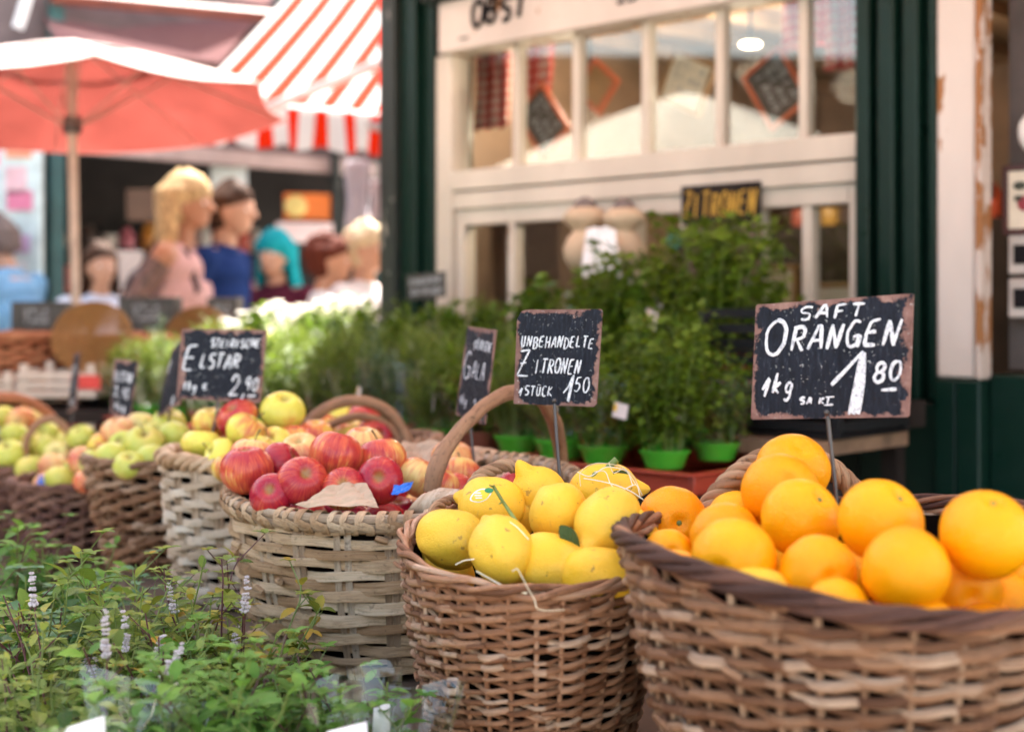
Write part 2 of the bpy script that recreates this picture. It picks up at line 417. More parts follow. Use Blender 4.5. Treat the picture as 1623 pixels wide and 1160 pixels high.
def sphere_grid(prof_fn, nu=40, nv=26):
    t = np.linspace(0.0, pi, nv)
    a = np.linspace(0, 2*pi, nu, endpoint=False)
    return t, a
def fruit_mesh(kind, r, seed):
    g = np.random.default_rng(seed)
    nu, nv = 44, 30
    t = np.linspace(0, pi, nv); a = np.linspace(0, 2*pi, nu, endpoint=False)
    T, A = np.meshgrid(t, a, indexing='ij')
    ph = g.random(8)*6.28
    if kind == 'orange':
        rr = r*(1+.012*np.sin(2*A+ph[0])*np.sin(T)+.01*np.cos(3*T+ph[1]))
        X = rr*np.sin(T); Z = rr*np.cos(T)*(.96+.03*g.random())
        Z -= r*.16*np.exp(-(T/.20)**2); X *= 1+.012*np.sin(4*A+ph[2])*np.sin(2*T)+.008*np.sin(9*A+ph[3])*np.sin(T)
    elif kind == 'lemon':
        L = r*(1.22+.1*g.random())
        X = r*np.sin(T)**.92*(1+.035*np.sin(2*A+ph[0])+.02*np.sin(5*A+ph[1])*np.sin(T)+.02*np.sin(3*T+A+ph[2]))
        Z = L*np.cos(T)
        nip = np.exp(-((T)/.26)**2)
        Z += r*.46*nip; X -= r*.05*np.exp(-((T-.45)/.14)**2)
        X *= 1+.03*np.sin(4*A+ph[3])*np.sin(2*T+ph[4])+.02*np.sin(7*A+ph[5])*np.sin(3*T+ph[6])
        Z -= r*.07*np.exp(-((pi-T)/.3)**2)
    else:
        sq = {'apple':.90,'flat':.80,'tall':1.0}.get(kind, .9)
        X = r*np.sin(T)*(1+.05*np.cos(T)) * (1+.022*np.cos(5*A+ph[0])*np.clip(-np.cos(T)+.1,0,1)+.02*np.sin(2*A+ph[1]))
        Z = r*sq*np.cos(T)
        Z -= r*.34*np.exp(-(np.sin(T)/.30)**2)*(np.cos(T)>0)
        Z += r*.20*np.exp(-(np.sin(T)/.26)**2)*(np.cos(T)<0)
        X *= 1+.06*np.sin(T)**4
    V = np.stack([X*np.cos(A), X*np.sin(A), Z], -1).reshape(-1,3)
    F = []
    for i in range(nv-1):
        for j in range(nu):
            j2 = (j+1)%nu
            F.append((i*nu+j, (i+1)*nu+j, (i+1)*nu+j2, i*nu+j2))
    m = MB(); m.add(V, F); return m
FM = {}
def fruit(kind, matk, label, cat, p, r, rot=(0,0,0), group=None, stem=True, name=None):
    """p world centre; own mesh per variant"""
    key = (kind, matk, int(rng.integers(0,4)))
    R0 = {'orange':.04,'lemon':.034}.get(kind, .0375)
    if key not in FM:
        o = fruit_mesh(kind, R0, abs(hash(key[0]))%7+key[2]*13).build('tmp', M[matk]); FM[key] = (o.data, {})
        bpy.data.objects.remove(o)
    me, parts = FM[key]
    nm = name or {'orange':'orange','lemon':'lemon'}.get(kind, 'apple')
    o = bpy.data.objects.new(nm, me); sc.collection.objects.link(o)
    o.location = p
    if len(rot) == 4: o.rotation_euler = Vector(rot[:3]).to_track_quat('Z','Y').to_euler()      # (x,y,z,'dir'): where the tip points
    else: o.rotation_euler = tuple(R(a) for a in rot); s = r/R0; o.scale = (s,s,s)
    tag(o, label, cat, group)
    if stem:
        if 'stem' not in parts:
            m = MB()
            if kind == 'orange':
                m.lathe([(.0001,.0338),(.0026,.0338),(.0034,.0328),(.0026,.0315)], 7); mm = M['greenstem']; pn = 'calyx'
            elif kind == 'lemon':
                m.lathe([(.0045,-.0400),(.0048,-.0425),(.0035,-.0436),(.0001,-.0436)], 8); mm = M['greenstem']; pn = 'calyx'
            else:
                a = rng.random()*6.28; q = .004
                m.tube([(0,0,.018),(q*.3,0,.030),(q,0.001,.038),(q*2,.002,.0455)], [.0011,.001,.0012,.0019], sides=6); mm = M['stem']; pn = 'stem'
            t = m.build(pn, mm); parts['stem'] = t.data; bpy.data.objects.remove(t)
        pn = 'calyx' if kind in ('orange','lemon') else 'stem'
        q = bpy.data.objects.new(pn, parts['stem']); sc.collection.objects.link(q); q.parent = o
    return o
# ---------------------------------------------------------------- woven baskets
def smooth_noise(n, k, seed=None):
    """periodic smooth noise of n samples with k knots"""
    g = rng.normal(size=k); x = np.arange(n)/n*k; i = np.floor(x).astype(int); f = x-i; f = f*f*(3-2*f)
    return g[i%k]*(1-f)+g[(i+1)%k]*f
class Bsk:
    def __init__(s, cx, cy, z0, h, rx, ry, rot=0, taper=.78, bulge=.03, lift=lambda th: 0*th):
        s.cx, s.cy, s.z0, s.h, s.rx, s.ry, s.rot, s.taper, s.bulge, s.lift = cx, cy, z0, h, rx, ry, R(rot), taper, bulge, lift
    def scale(s, t): return s.taper + (1-s.taper)*t + s.bulge*np.sin(pi*np.clip(t,0,1))
    def pt(s, th, t, off=0.0, dz=0.0):
        """point on the wall at angle th, height share t, pushed out by off (local coordinates, origin at the base)"""
        k = s.scale(t)
        x = s.rx*k*np.cos(th); y = s.ry*k*np.sin(th)
        nx = np.cos(th)*s.ry; ny = np.sin(th)*s.rx; l = np.hypot(nx, ny); nx, ny = nx/l, ny/l
        z = t*(s.h+s.lift(th)) + dz
        x = x+nx*off; y = y+ny*off
        c, q = math.cos(s.rot), math.sin(s.rot)
        P = np.stack([x*c-y*q, x*q+y*c, z+0*x], -1); N = np.stack([nx*c-ny*q, nx*q+ny*c, 0*nx], -1)
        return P, N
    def loc(s): return (s.cx, s.cy, s.z0)

def weave_round(b, N, rows, r, amp, mat, parent, t0=.02, t1=.97, slant=.3, seg=10, name='woven_wall', rows_top=0, flat=None, breaks=True):
    m = MB(); n = N*seg; th = np.linspace(0, 2*pi, n, endpoint=False)
    for i in range(rows):
        t = t0+(t1-t0)*(i+.5)/rows
        top = i >= rows-rows_top
        ph = pi*i
        am = amp*(.75 if top else 1.0)
        off = am*np.cos(N*th/2+ph) + smooth_noise(n, N//2)*r*.18
        dz = (t1-t0)*b.h/rows*slant*np.sin(N*th/2+ph) + smooth_noise(n, N)*r*.26 + (t1-t0)*b.h/rows*(.05 if flat else .18)*smooth_noise(n, 7)
        rad = r*(1+.16*smooth_noise(n, N//2)) * (1.12 if top else 1.0) * rng.uniform(.85,1.15)
        knots = max(3, N//4); rr = rng.random(knots); rn = rr[(np.arange(n)*knots//n+i*3)%knots]
        P, Nn = b.pt(th, t, off, dz)
        m.tube(P, np.clip(rad*(flat[0] if flat else 1), r*.5, r*2), np.clip(rad*(flat[1] if flat else 1.05), r*.5, r*3.5), sides=6, closed=True, up=Nn, rnd=rn, caps=False)
    for k in range(int(rows*.8)):       # cut ends poking out of the weave
        th0 = rng.random()*2*pi; t = t0+(t1-t0)*rng.random(); L = rng.uniform(.012,.03); dr = rng.choice([-1,1])
        tt = np.array([0,.5,1.0]); P, Nn = b.pt(th0+dr*tt*L/b.rx, t, amp*.9+r*.6+tt*r*rng.uniform(.3,1.6), tt*rng.normal()*.003)
        m.tube(P, [r*.75,r*.8,r*.7], sides=6, rnd=rng.uniform(.1,.6))
    return m.build(name, mat, parent)
def backing(b, off, parent, col='black'):  # dark sheet that paints shade into the gaps of the weave
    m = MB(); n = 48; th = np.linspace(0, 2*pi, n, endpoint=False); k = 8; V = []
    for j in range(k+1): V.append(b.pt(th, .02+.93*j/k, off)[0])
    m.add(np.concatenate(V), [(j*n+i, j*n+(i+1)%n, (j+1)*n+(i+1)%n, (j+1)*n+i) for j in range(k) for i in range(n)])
    return m.build('backing', M['backing'], parent)
M['backing'] = simple('gap_shade', (.007,.005,.004), .95, spec=0)
def stakes(b, N, r, mat, parent, pair=0, flat=None, phase=0, t1=1.0, name='stakes'):
    m = MB()
    for k in range(N):
        for s in ((-1,1) if pair else (0,)):
            th = 2*pi*(k)/N + phase + s*pair + rng.normal()*.006
            tt = np.linspace(-.01, t1, 9)
            P = np.array([b.pt(np.array([th]), t, rng.normal()*.0006)[0][0] for t in tt]); Nn = b.pt(np.array([th]), .5)[1][0]
            m.tube(P, r*(flat[0] if flat else 1), r*(flat[1] if flat else 1), sides=6 if not flat else 6, up=Nn, rnd=rng.random())
    return m.build(name, mat, parent)
def rim_twist(b, strands, R_, r, turns, mat, parent, t=1.0, sq=.7, name='rim', off=0, dz=0, wild=.1):
    m = MB(); n = max(240, turns*14); th = np.linspace(0, 2*pi, n, endpoint=False)
    for k in range(strands):
        a = th*turns+2*pi*k/strands
        P, Nn = b.pt(th, t, off+R_*np.cos(a)+smooth_noise(n, 30)*R_*wild, dz+R_*sq*np.sin(a)+smooth_noise(n, 30)*R_*wild)
        kn = turns*2; rr = rng.random(kn); rn = rr[(np.arange(n)*kn//n)%kn]
        m.tube(P, r*(1+.12*smooth_noise(n, 20)), sides=7, closed=True, up=Nn, rnd=rn, caps=False)
    return m.build(name, mat, parent)
def rope_arc(P, strands, R_, r, turns, mat, parent, name='rope_handle'):
    """twisted rope along polyline P (local)"""
    P = np.asarray(P, float)
    L = np.concatenate([[0], np.cumsum(np.linalg.norm(np.diff(P, axis=0), axis=1))]); u = np.linspace(0, L[-1], 90)
    C = np.stack([np.interp(u, L, P[:,i]) for i in range(3)], -1)
    for _ in range(6): C[1:-1] = (C[:-2]+C[2:]+2*C[1:-1])/4
    T = np.gradient(C, axis=0); T /= np.linalg.norm(T, axis=1, keepdims=True)
    n1 = np.cross(T, [0,0.3,1.0]); n1 /= np.linalg.norm(n1, axis=1, keepdims=True); n2 = np.cross(T, n1)
    m = MB()
    for k in range(strands):
        a = u/L[-1]*turns*2*pi+2*pi*k/strands
        m.tube(C+n1*R_*np.cos(a)[:,None]+n2*R_*np.sin(a)[:,None], r, sides=7, rnd=k/strands*.8+.1)
    return m.build(name, mat, parent)
def arc_pts(a, b, rise, n=24, lean=(0,0,0), pw=1.0):
    a, b = np.array(a, float), np.array(b, float); t = np.linspace(0,1,n)
    P = a+(b-a)*t[:,None]; h = np.sin(pi*t)**pw
    P[:,2] += rise*h; P += np.array(lean)*h[:,None]
    return P
def bark_handle(P, r, parent, name='branch_handle', mat='bark', rough=.12):
    m = MB(); n = len(P)
    rr = r*(1+rough*np.interp(np.arange(n), np.linspace(0,n-1,9), rng.normal(size=9)))
    P = np.asarray(P)+np.stack([np.interp(np.arange(n), np.linspace(0,n-1,7), rng.normal(size=7))*r*.15 for _ in range(3)], -1)
    m.tube(P, rr, rr*.85, sides=10, rnd=.5)
    for k in range(5):
        i = rng.integers(2, n-2); a = rng.normal(size=3); a /= np.linalg.norm(a)
        m.tube([P[i], P[i]+a*r*1.25], [r*.45, r*.2], sides=6, rnd=.2)
    return m.build(name, M[mat], parent)
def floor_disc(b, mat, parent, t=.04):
    backing(b, -.0115, parent)
    m = MB(); th = np.linspace(0, 2*pi, 40, endpoint=False)
    P, _ = b.pt(th, t, -.004)
    c = P.mean(0); V = np.concatenate([P, P+[0,0,.008], [c+[0,0,.008]]]); n = 40
    F = [(i, (i+1)%n, n+(i+1)%n, n+i) for i in range(n)] + [(n+i, n+(i+1)%n, 2*n) for i in range(n)] + [tuple(reversed(range(n)))]
    m.add(V, F, V*[8,8,0]+[0,0,.4]); return m.build('base', mat, parent)
def fill(b, kind, matks, r, label, cat, group, level, n, seed, inner=.8, name=None, jz=.01, grouped_stem=False):
    """fruit that shows only through the gaps of the heap"""
    g = np.random.default_rng(seed); pts = []
    tries = 0
    while len(pts) < n and tries < 4000:
        tries += 1
        th = g.random()*2*pi; q = math.sqrt(g.random())*inner
        x, y = b.rx*q*math.cos(th), b.ry*q*math.sin(th); c, s_ = math.cos(b.rot), math.sin(b.rot)
        p = np.array([b.cx+x*c-y*s_, b.cy+x*s_+y*c, b.z0+b.h+level+g.normal()*jz])
        if all(np.linalg.norm(p-o) > r*1.75 for o in pts):
            pts.append(p)
    for p in pts:
        fruit(kind, matks[int(g.integers(len(matks)))], label, cat, p, r*g.uniform(.92,1.05), (g.uniform(-70,70), g.uniform(-70,70), g.uniform(0,360)), group, stem=False, name=name)
    return pts

# table top under the baskets
TZ = .68
# 1 orange basket --------------------------------------------------
ob = Bsk(.345, 1.41, TZ, .289, .235, .262, 0, .70, .03, lift=lambda th: .012*np.cos(2*(th-R(20)))+.010*np.sin(th))
e = empty('orange_basket', ob.loc(), 'wide brown willow basket with dark purple twisted rim, heaped with oranges', 'basket')
weave_round(ob, 36, 33, .0045, .0050, M['willow'], e, slant=.34, rows_top=6)
stakes(ob, 38, .0036, M['willowbrown'], e)
rim_twist(ob, 5, .0062, .0042, 8, M['rimdark'], e, off=.001, dz=-.002, sq=1.0, wild=.12)
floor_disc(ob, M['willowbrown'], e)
pa = ob.pt(np.array([R(124)]), 1.0)[0][0]; pb = ob.pt(np.array([R(72)]), 1.0)[0][0]
rope_arc(arc_pts(pa+[0,0,-.02], pb+[0,0,-.02], .082, lean=(0,.0,0), pw=.7), 4, .0075, .0062, 4.5, M['rope'], e)
pa = ob.pt(np.array([R(-42)]), 1.0)[0][0]; pb = ob.pt(np.array([R(2)]), 1.0)[0][0]
rope_arc(arc_pts(pa+[0,0,-.02], pb+[0,0,-.02], .075, pw=.7, lean=(.02,-.01,0)), 4, .0075, .0062, 4, M['rope'], e)
# 2 lemon basket
lb = Bsk(.022, 1.685, TZ, .245, .152, .236, 4, .72, .035, lift=lambda th: .014*np.sin(th)+.012*np.cos(2*th)*0)
e = empty('lemon_basket', lb.loc(), 'reddish brown willow basket of lemons between the apples and the oranges', 'basket')
weave_round(lb, 32, 35, .0034, .0041, M['willow2'], e, slant=.36, rows_top=6, t1=.975)
stakes(lb, 34, .0030, M['willow2'], e)
rim_twist(lb, 4, .0052, .0036, 6, M['willow2'], e, sq=.8, wild=.3)
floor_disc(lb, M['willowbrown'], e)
rope_arc([np.array(p)-np.array(lb.loc()) for p in (at(738,812,1.86), at(742,780,1.86), at(762,752,1.88), at(800,737,1.90), at(838,745,1.93), at(856,768,1.94), at(858,800,1.94))], 4, .0052, .0044, 4.5, M['rope'], e)
rope_arc([np.array(p)-np.array(lb.loc()) for p in (at(692,845,1.72), at(682,822,1.74), at(690,803,1.76), at(712,792,1.79), at(740,790,1.82), at(752,812,1.84))], 3, .0034, .0034, 3.5, M['rope'], e)
# 3 red apple basket: flat splints
gb = Bsk(-.165, 2.20, TZ, .250, .268, .262, 0, .80, .045, lift=lambda th: .012*np.sin(th)+.008*np.cos(th-.6))
e = empty('apple_basket', gb.loc(), 'pale split wood basket with lashed rim and branch handle holding red apples', 'basket')
weave_round(gb, 24, 14, .0064, .0038, M['splint'], e, slant=.10, seg=10, t0=.03, t1=.955, flat=(.45,1.30))
stakes(gb, 24, .0062, M['stake'], e, pair=.027, flat=(.30,.92))
def lashed_rim(b, e, mat, mat2, Rb=.010, n=78, wide=.0068, t=.985):
    m = MB(); k = 200; th = np.linspace(0, 2*pi, k, endpoint=False)
    for o_, z_ in ((.008,.004),(.006,-.008),(-.007,.002)):
        P, Nn = b.pt(th, t, o_, z_); m.tube(P, .0042, .0068, sides=8, closed=True, up=Nn, rnd=rng.random(), caps=False)
    m.build('rim', M[mat2], e)
    m = MB()
    for i in range(n):
        t0 = 2*pi*(i+rng.normal()*.12)/n; a = np.linspace(0, 2*pi, 16, endpoint=False)
        thr = t0+(a/(2*pi)-.5)*.075+rng.normal()*.006
        P, Nn = b.pt(thr, t, np.cos(a)*(Rb+.0035)+.001, np.sin(a)*(Rb+.006)-.002)
        rad = np.cos(a)[:,None]*Nn+np.sin(a)[:,None]*np.array([0,0,1.0])
        m.tube(P, .0012, wide*rng.uniform(.7,1.1), sides=6, closed=True, up=rad, rnd=rng.random(), caps=False)
    m.build('lashing', M[mat], e)
lashed_rim(gb, e, 'splint', 'stake')
floor_disc(gb, M['stake'], e)
L0 = np.array(gb.loc())
hp = [at(680,775,2.03), at(688,748,2.03), at(706,715,2.05), at(732,676,2.08), at(765,642,2.11), at(800,624,2.15), at(835,620,2.2), at(862,636,2.25), at(878,668,2.3), at(885,705,2.36), at(889,745,2.4), at(890,770,2.4)]
hp = np.array([np.array(p)-L0 for p in hp]); t_ = np.linspace(0,1,len(hp)); tt = np.linspace(0,1,40)
bark_handle(np.stack([np.interp(tt, t_, hp[:,i]) for i in range(3)], -1), .0125, e)
m = MB()   # binding where the handle enters the rim
for i in range(7):
    c = np.array(at(664+i*7.5, 798-i*1.0, 1.975))-L0; a = np.linspace(0, 2*pi, 14, endpoint=False)
    m.tube(np.stack([c[0]+np.cos(a)*.004+np.sin(a)*.012, c[1]-.004+np.cos(a)*.02, c[2]+np.sin(a)*(.019-.0015*abs(i-3))], -1), .0012, .0052, sides=6, closed=True, up=np.stack([0*a, np.cos(a), np.sin(a)], -1), rnd=rng.random(), caps=False)
m.build('binding', M['splintpale'], e)
# 4 yellow-red apple basket: thick rolled rim
eb = Bsk(-.43, 2.62, TZ, .258, .208, .215, 0, .84, .04)
e = empty('apple_basket', eb.loc(), 'pale coarse woven basket with a thick rolled rim holding yellow apples with red cheeks', 'basket')
weave_round(eb, 26, 15, .0070, .0055, M['splintpale'], e, slant=.15, seg=10, t1=.93, flat=(.55,1.05))
stakes(eb, 26, .0055, M['stake'], e, pair=.03, flat=(.35,.9))
rim_twist(eb, 4, .0095, .0072, 15, M['splint'], e, sq=.9, t=.985, wild=.12)
floor_disc(eb, M['stake'], e)
# 5 basket behind with double arch handle
hb = Bsk(-.322, 2.985, TZ, .245, .165, .150, 0, .85, .03)
e = empty('apple_basket', hb.loc(), 'basket with two arched branch handles behind the red apples', 'basket')
weave_round(hb, 24, 14, .0058, .0055, M['willowbrown'], e, slant=.2)
stakes(hb, 24, .0045, M['willowbrown'], e)
rim_twist(hb, 3, .009, .008, 14, M['willowbrown'], e, sq=.85)
floor_disc(hb, M['stake'], e)
L0 = np.array(hb.loc())
def poly(pts, L0, n=36):
    hp = np.array([np.array(p)-L0 for p in pts]); t_ = np.linspace(0,1,len(hp)); tt = np.linspace(0,1,n)
    P = np.stack([np.interp(tt, t_, hp[:,i]) for i in range(3)], -1)
    for _ in range(3): P[1:-1] = (P[:-2]+P[2:]+2*P[1:-1])/4
    return P
bark_handle(poly([at(466,715,2.80), at(472,694,2.80), at(492,664,2.80), at(520,643,2.80), at(555,633,2.81), at(590,637,2.82), at(620,655,2.83), at(638,680,2.84), at(648,705,2.84)], L0), .0115, e)
bark_handle(poly([at(484,712,2.9), at(500,688,2.9), at(530,668,2.9), at(565,659,2.9), at(600,662,2.91), at(625,682,2.92), at(636,708,2.92)], L0), .0085, e)
# 6 golden apple basket
yb = Bsk(-.70, 2.92, .655, .245, .172, .180, 0, .66, .02)
e = empty('apple_basket', yb.loc(), 'tapering brown willow basket of green yellow apples beside the thick rimmed basket', 'basket')
weave_round(yb, 28, 20, .0062, .0058, M['willow'], e, slant=.35)
stakes(yb, 28, .004, M['willowbrown'], e)
rim_twist(yb, 3, .0065, .0055, 10, M['willowbrown'], e, sq=.8, wild=.3)
floor_disc(yb, M['stake'], e)
# 7 dark basket
db = Bsk(-.98, 3.22, .60, .215, .150, .165, 0, .60, .02)
e = empty('apple_basket', db.loc(), 'dark brown willow basket of blushed apples, second from the left edge', 'basket')
weave_round(db, 26, 18, .0060, .0056, M['willowdark'], e, slant=.3)
stakes(db, 26, .004, M['willowdark'], e)
rim_twist(db, 3, .006, .005, 10, M['willowdark'], e, sq=.8, wild=.3)
floor_disc(db, M['willowdark'], e)
# 8 far left basket with arch handles
fb = Bsk(-1.27, 3.66, .60, .205, .215, .2, 0, .7, .02)
e = empty('apple_basket', fb.loc(), 'brown basket with two arched handles at the left edge, full of pale green apples', 'basket')
weave_round(fb, 30, 17, .0060, .0056, M['willowdark'], e, slant=.3)
stakes(fb, 30, .004, M['willowdark'], e)
rim_twist(fb, 3, .007, .006, 12, M['willowdark'], e, sq=.8, wild=.3)
floor_disc(fb, M['willowdark'], e)
L0 = np.array(fb.loc())
bark_handle(poly([at(-60,690,3.6), at(-45,650,3.6), at(-10,630,3.62), at(35,630,3.65), at(75,650,3.68), at(98,685,3.7), at(104,720,3.7)], L0), .013, e, mat='redwicker')
bark_handle(poly([at(38,735,3.5), at(42,695,3.5), at(62,668,3.5), at(85,662,3.5), at(105,680,3.5), at(116,725,3.5)], L0), .009, e)

# ---------------------------------------------------------------- the heaps
def put(kind, mk, px, py, d, r, label, cat, rot, stem=True, group=None, name=None):
    return fruit(kind, mk, label, cat, at(px,py,d), r, rot, group, stem, name)
G = 'oranges heaped in the wide basket'
for (px,py,d,r,lab,rot) in [
    (1256,746,1.585,.0415,'topmost orange of the heap, behind the sign stick',(40,10,0)),
    (1236,780,1.505,.041,'orange second from the top, overlapping the topmost orange',(60,-30,20)),
    (1269,822,1.425,.0388,'large orange in the middle of the heap below the two top oranges',(.45,-.60,.66,1)),
    (1395,826,1.345,.0405,'big dimpled orange right of the metal sign stick',(.42,-.55,.72,1)),
    (1436,905,1.235,.0390,'bright orange at the front of the basket right of centre',(120,-20,60)),
    (1563,848,1.255,.0402,'darker orange at the right edge of the photo above the rope handle',(.05,-.42,.90,1)),
    (1297,910,1.295,.0352,'smaller orange low at the front centre of the heap',(80,50,0)),
    (1164,889,1.325,.0372,'bright orange at the front left of the heap',(-.5,-.8,-.1,1)),
    (1150,852,1.475,.0368,'orange half hidden behind the bright front left orange',(75,30,10)),
    (1066,827,1.60,.0352,'dimply orange touching the rightmost lemon heap, left end of the oranges',(.1,-.9,.1,1)),
    (1168,828,1.60,.0352,'orange peeking out below the rope handle at the back left',(70,10,0)),
    (1060,881,1.49,.0285,'small orange at the left end of the basket above the dark rim',(70,10,0)),
    (1070,925,1.385,.0325,'orange sunk low behind the rim at the left end',(70,10,0)),
    (1327,966,1.225,.0275,'orange of which only a low cap shows over the front rim',(90,0,0)),
    (1522,935,1.30,.038,'shaded orange deep between the two rightmost oranges',(90,0,0)),
    (1622,935,1.33,.036,'orange tucked under the rope handle at the right edge',(90,0,0))]:
    fruit('orange','orange',lab,'orange',at(px,py,d),r,rot,G,stem=(len(rot) == 4))
put('lemon','lemon',1196,948,1.29,.0285,'yellow lemon among the oranges just behind the front rim','lemon',(90,10,80),False)
put('lemon','lemon',1016,862,1.56,.022,'pale lemon tip wedged between lemons and oranges','lemon',(0,0,0),False)
fill(ob,'orange',['orange'],.037,'orange in the shaded lower layer of the wide basket','orange',G,-.069,20,3,.78)
# lemons: (px,py,d,r,rx,ry,rz)
G = 'lemons heaped in the willow basket'
for (px,py,d,r,lab,rot,cal) in [
    (716,853,1.625,.0290,'lemon at the left of its basket with its nipple turned right',(.85,-.45,-.08,1),False),
    (779,801,1.70,.0305,'lemon with a printed sticker on top of the heap at the left',(-.75,.55,.12,1),True),
    (796,872,1.545,.0290,'lemon with a round green stalk scar facing the front rim',(-.35,.75,.5,1),True),
    (886,815,1.61,.0345,'large lemon in the middle of the heap with a leaf on its right side',(.2,.85,-.5,1),False),
    (964,826,1.57,.0330,'large scarred lemon with its knobbly end pointing down left',(-.52,-.62,-.55,1),False),
    (872,895,1.54,.0215,'pale lemon behind the front rim left of the smallest one',(-.85,.3,.1,1),True),
    (950,916,1.515,.0200,'low flat lemon behind the front rim below the scarred lemon',(.92,-.15,-.1,1),False),
    (958,775,1.74,.0325,'lemon at the back of the heap under the twisted raffia',(0,90,0),False),
    (812,815,1.72,.030,'lemon hidden behind the green twig',(30,60,0),False),
    (858,792,1.72,.0310,'lemon with its nipple up behind the large middle lemon',(-.5,-.25,.85,1),False)]:
    o = fruit('lemon','lemon',lab,'lemon',at(px,py,d),r,rot,G,stem=cal)
    if 'sticker' in lab: LSTK = o
fill(lb,'lemon',['lemon'],.030,'lemon in the shaded lower layer of its basket','lemon',G,-.05,9,5,.7)
# lemon sticker: a paper patch following the peel, facing the camera
def sticker(o, px, py, d):
    inv = (Matrix.Translation(o.location) @ o.rotation_euler.to_matrix().to_4x4() @ Matrix.Diagonal((*o.scale,1))).inverted()
    me = o.data
    from mathutils.bvhtree import BVHTree
    bv = BVHTree.FromPolygons([v.co for v in me.vertices], [p.vertices[:] for p in me.polygons])
    org = inv @ Vector((0,0,CAMZ))
    def proj(u, v, lift):
        q = inv @ at(px+u, py+v, d); dr = (q-org).normalized(); h = bv.ray_cast(org, dr)
        if h[0] is None: return None
        return h[0]-dr*lift*1.0
    def patch(name, pts, mat, lift, parent):
        m = MB(); c = np.mean(pts, 0); rings = []
        V = []; n = len(pts)
        for k in (1.0,.66,.33,.02):
            for p in pts:
                q = proj(c[0]+(p[0]-c[0])*k, c[1]+(p[1]-c[1])*k, lift)
                if q is None: return None
                V.append(q[:])
        F = [(r*n+i, r*n+(i+1)%n, (r+1)*n+(i+1)%n, (r+1)*n+i) for r in range(3) for i in range(n)]
        m.add(V, F); return m.build(name, mat, parent)
    a = np.linspace(0, 2*pi, 28, endpoint=False)
    lem = np.stack([16*np.cos(a)*(1+.18*np.abs(np.cos(a))**8), 10*np.sin(a)], -1)
    rot = R(-22); c, s_ = math.cos(rot), math.sin(rot); lem = lem @ np.array([[c,s_],[-s_,c]])
    s1 = patch('sticker', lem, M['white'], .0003, o)
    if s1:
        patch('sticker_print', lem*.86+[0,.3], simple('sticker_yellow', (.85,.62,.02), .4), .0006, s1)
        lf = np.stack([7*np.cos(a)+13, 4.2*np.sin(a)-8], -1)
        patch('sticker_leaf', lf, simple('sticker_green', (.02,.22,.06), .4), .0009, s1)
        for k, (u,v,wd) in enumerate([(-6,-4,9),(-5,0,10),(-4,4,9)]):
            bar = np.stack([np.clip(np.cos(a)*20,-1,1)*wd*.6+u+1, np.clip(np.sin(a)*20,-1,1)*.9+v], -1)
            patch('sticker_line', bar, M['white'], .0009, s1)
sticker(LSTK, 762, 785, 1.66)

G = 'red apples in the split wood basket'
for (px,py,d,r,k,mk,lab,rot,st_) in [
    (391,745,2.10,.0375,'tall','gala','striped red orange apple standing at the left end of the red apple basket',(4,-6,40),False),
    (446,737,2.17,.0345,'apple','galared','deep red apple with a brown stalk hollow turned right',(10,62,0),True),
    (479,763,2.03,.0350,'apple','gala','purple red apple with yellow streaks lying low at the front left',(50,30,0),False),
    (532,722,2.10,.0385,'tall','gala','largest rosy apple standing in the middle of the red apples',(14,8,90),False),
    (604,728,2.13,.0375,'apple','gala','yellow cheeked apple with an upright stalk in front of the paper',(12,6,200),True),
    (602,762,2.04,.0330,'apple','galared','bright crimson apple low behind the paper and the rim',(70,0,0),False),
    (476,716,2.25,.0345,'flat','galapale','pale blushed apple behind the tall rosy one',(20,-20,30),False),
    (400,720,2.24,.033,'flat','galapale','apple peeking from behind the leftmost striped apple',(0,10,30),True),
    (545,775,2.02,.030,'apple','gala','apple mostly hidden under the paper edge',(60,0,0),False),
    (430,785,2.02,.030,'apple','galared','dark apple sunk at the left behind the rim',(60,0,0),False),
    (664,757,2.13,.0335,'apple','galapale','yellow apple right of the crimson one beside the branch handle',(0,30,0),False),
    (697,768,2.12,.030,'apple','gala','apple behind the foot of the branch handle',(0,30,0),False),
    (728,756,2.22,.0350,'apple','gala','rosy apple with a long stalk right of the branch handle',(16,22,120),True),
    (718,728,2.34,.0360,'apple','galapale','yellow red apple behind the rosy one at the sign stick',(10,10,10),False),
    (727,780,2.14,.028,'apple','galared','shaded dark red apple behind the twisted lemon basket handle',(10,80,10),False),
    (824,775,2.26,.034,'flat','galared','crimson apple seen through the rope handle of the lemons',(30,10,10),False),
    (790,790,2.17,.030,'apple','galared','dark apple low behind the rope handle',(30,10,10),False),
    (575,705,2.32,.034,'apple','galapale','orange apple at the back behind the largest rosy one',(10,0,0),False)]:
    fruit(k,mk,lab,'apple',at(px,py,d),r,rot,G,st_)
fill(gb,'apple',['gala','galared'],.035,'red apple in the shaded lower layer of the split wood basket','apple',G,-.055,20,8,.76)
G = 'yellow red apples in the thick rimmed basket'
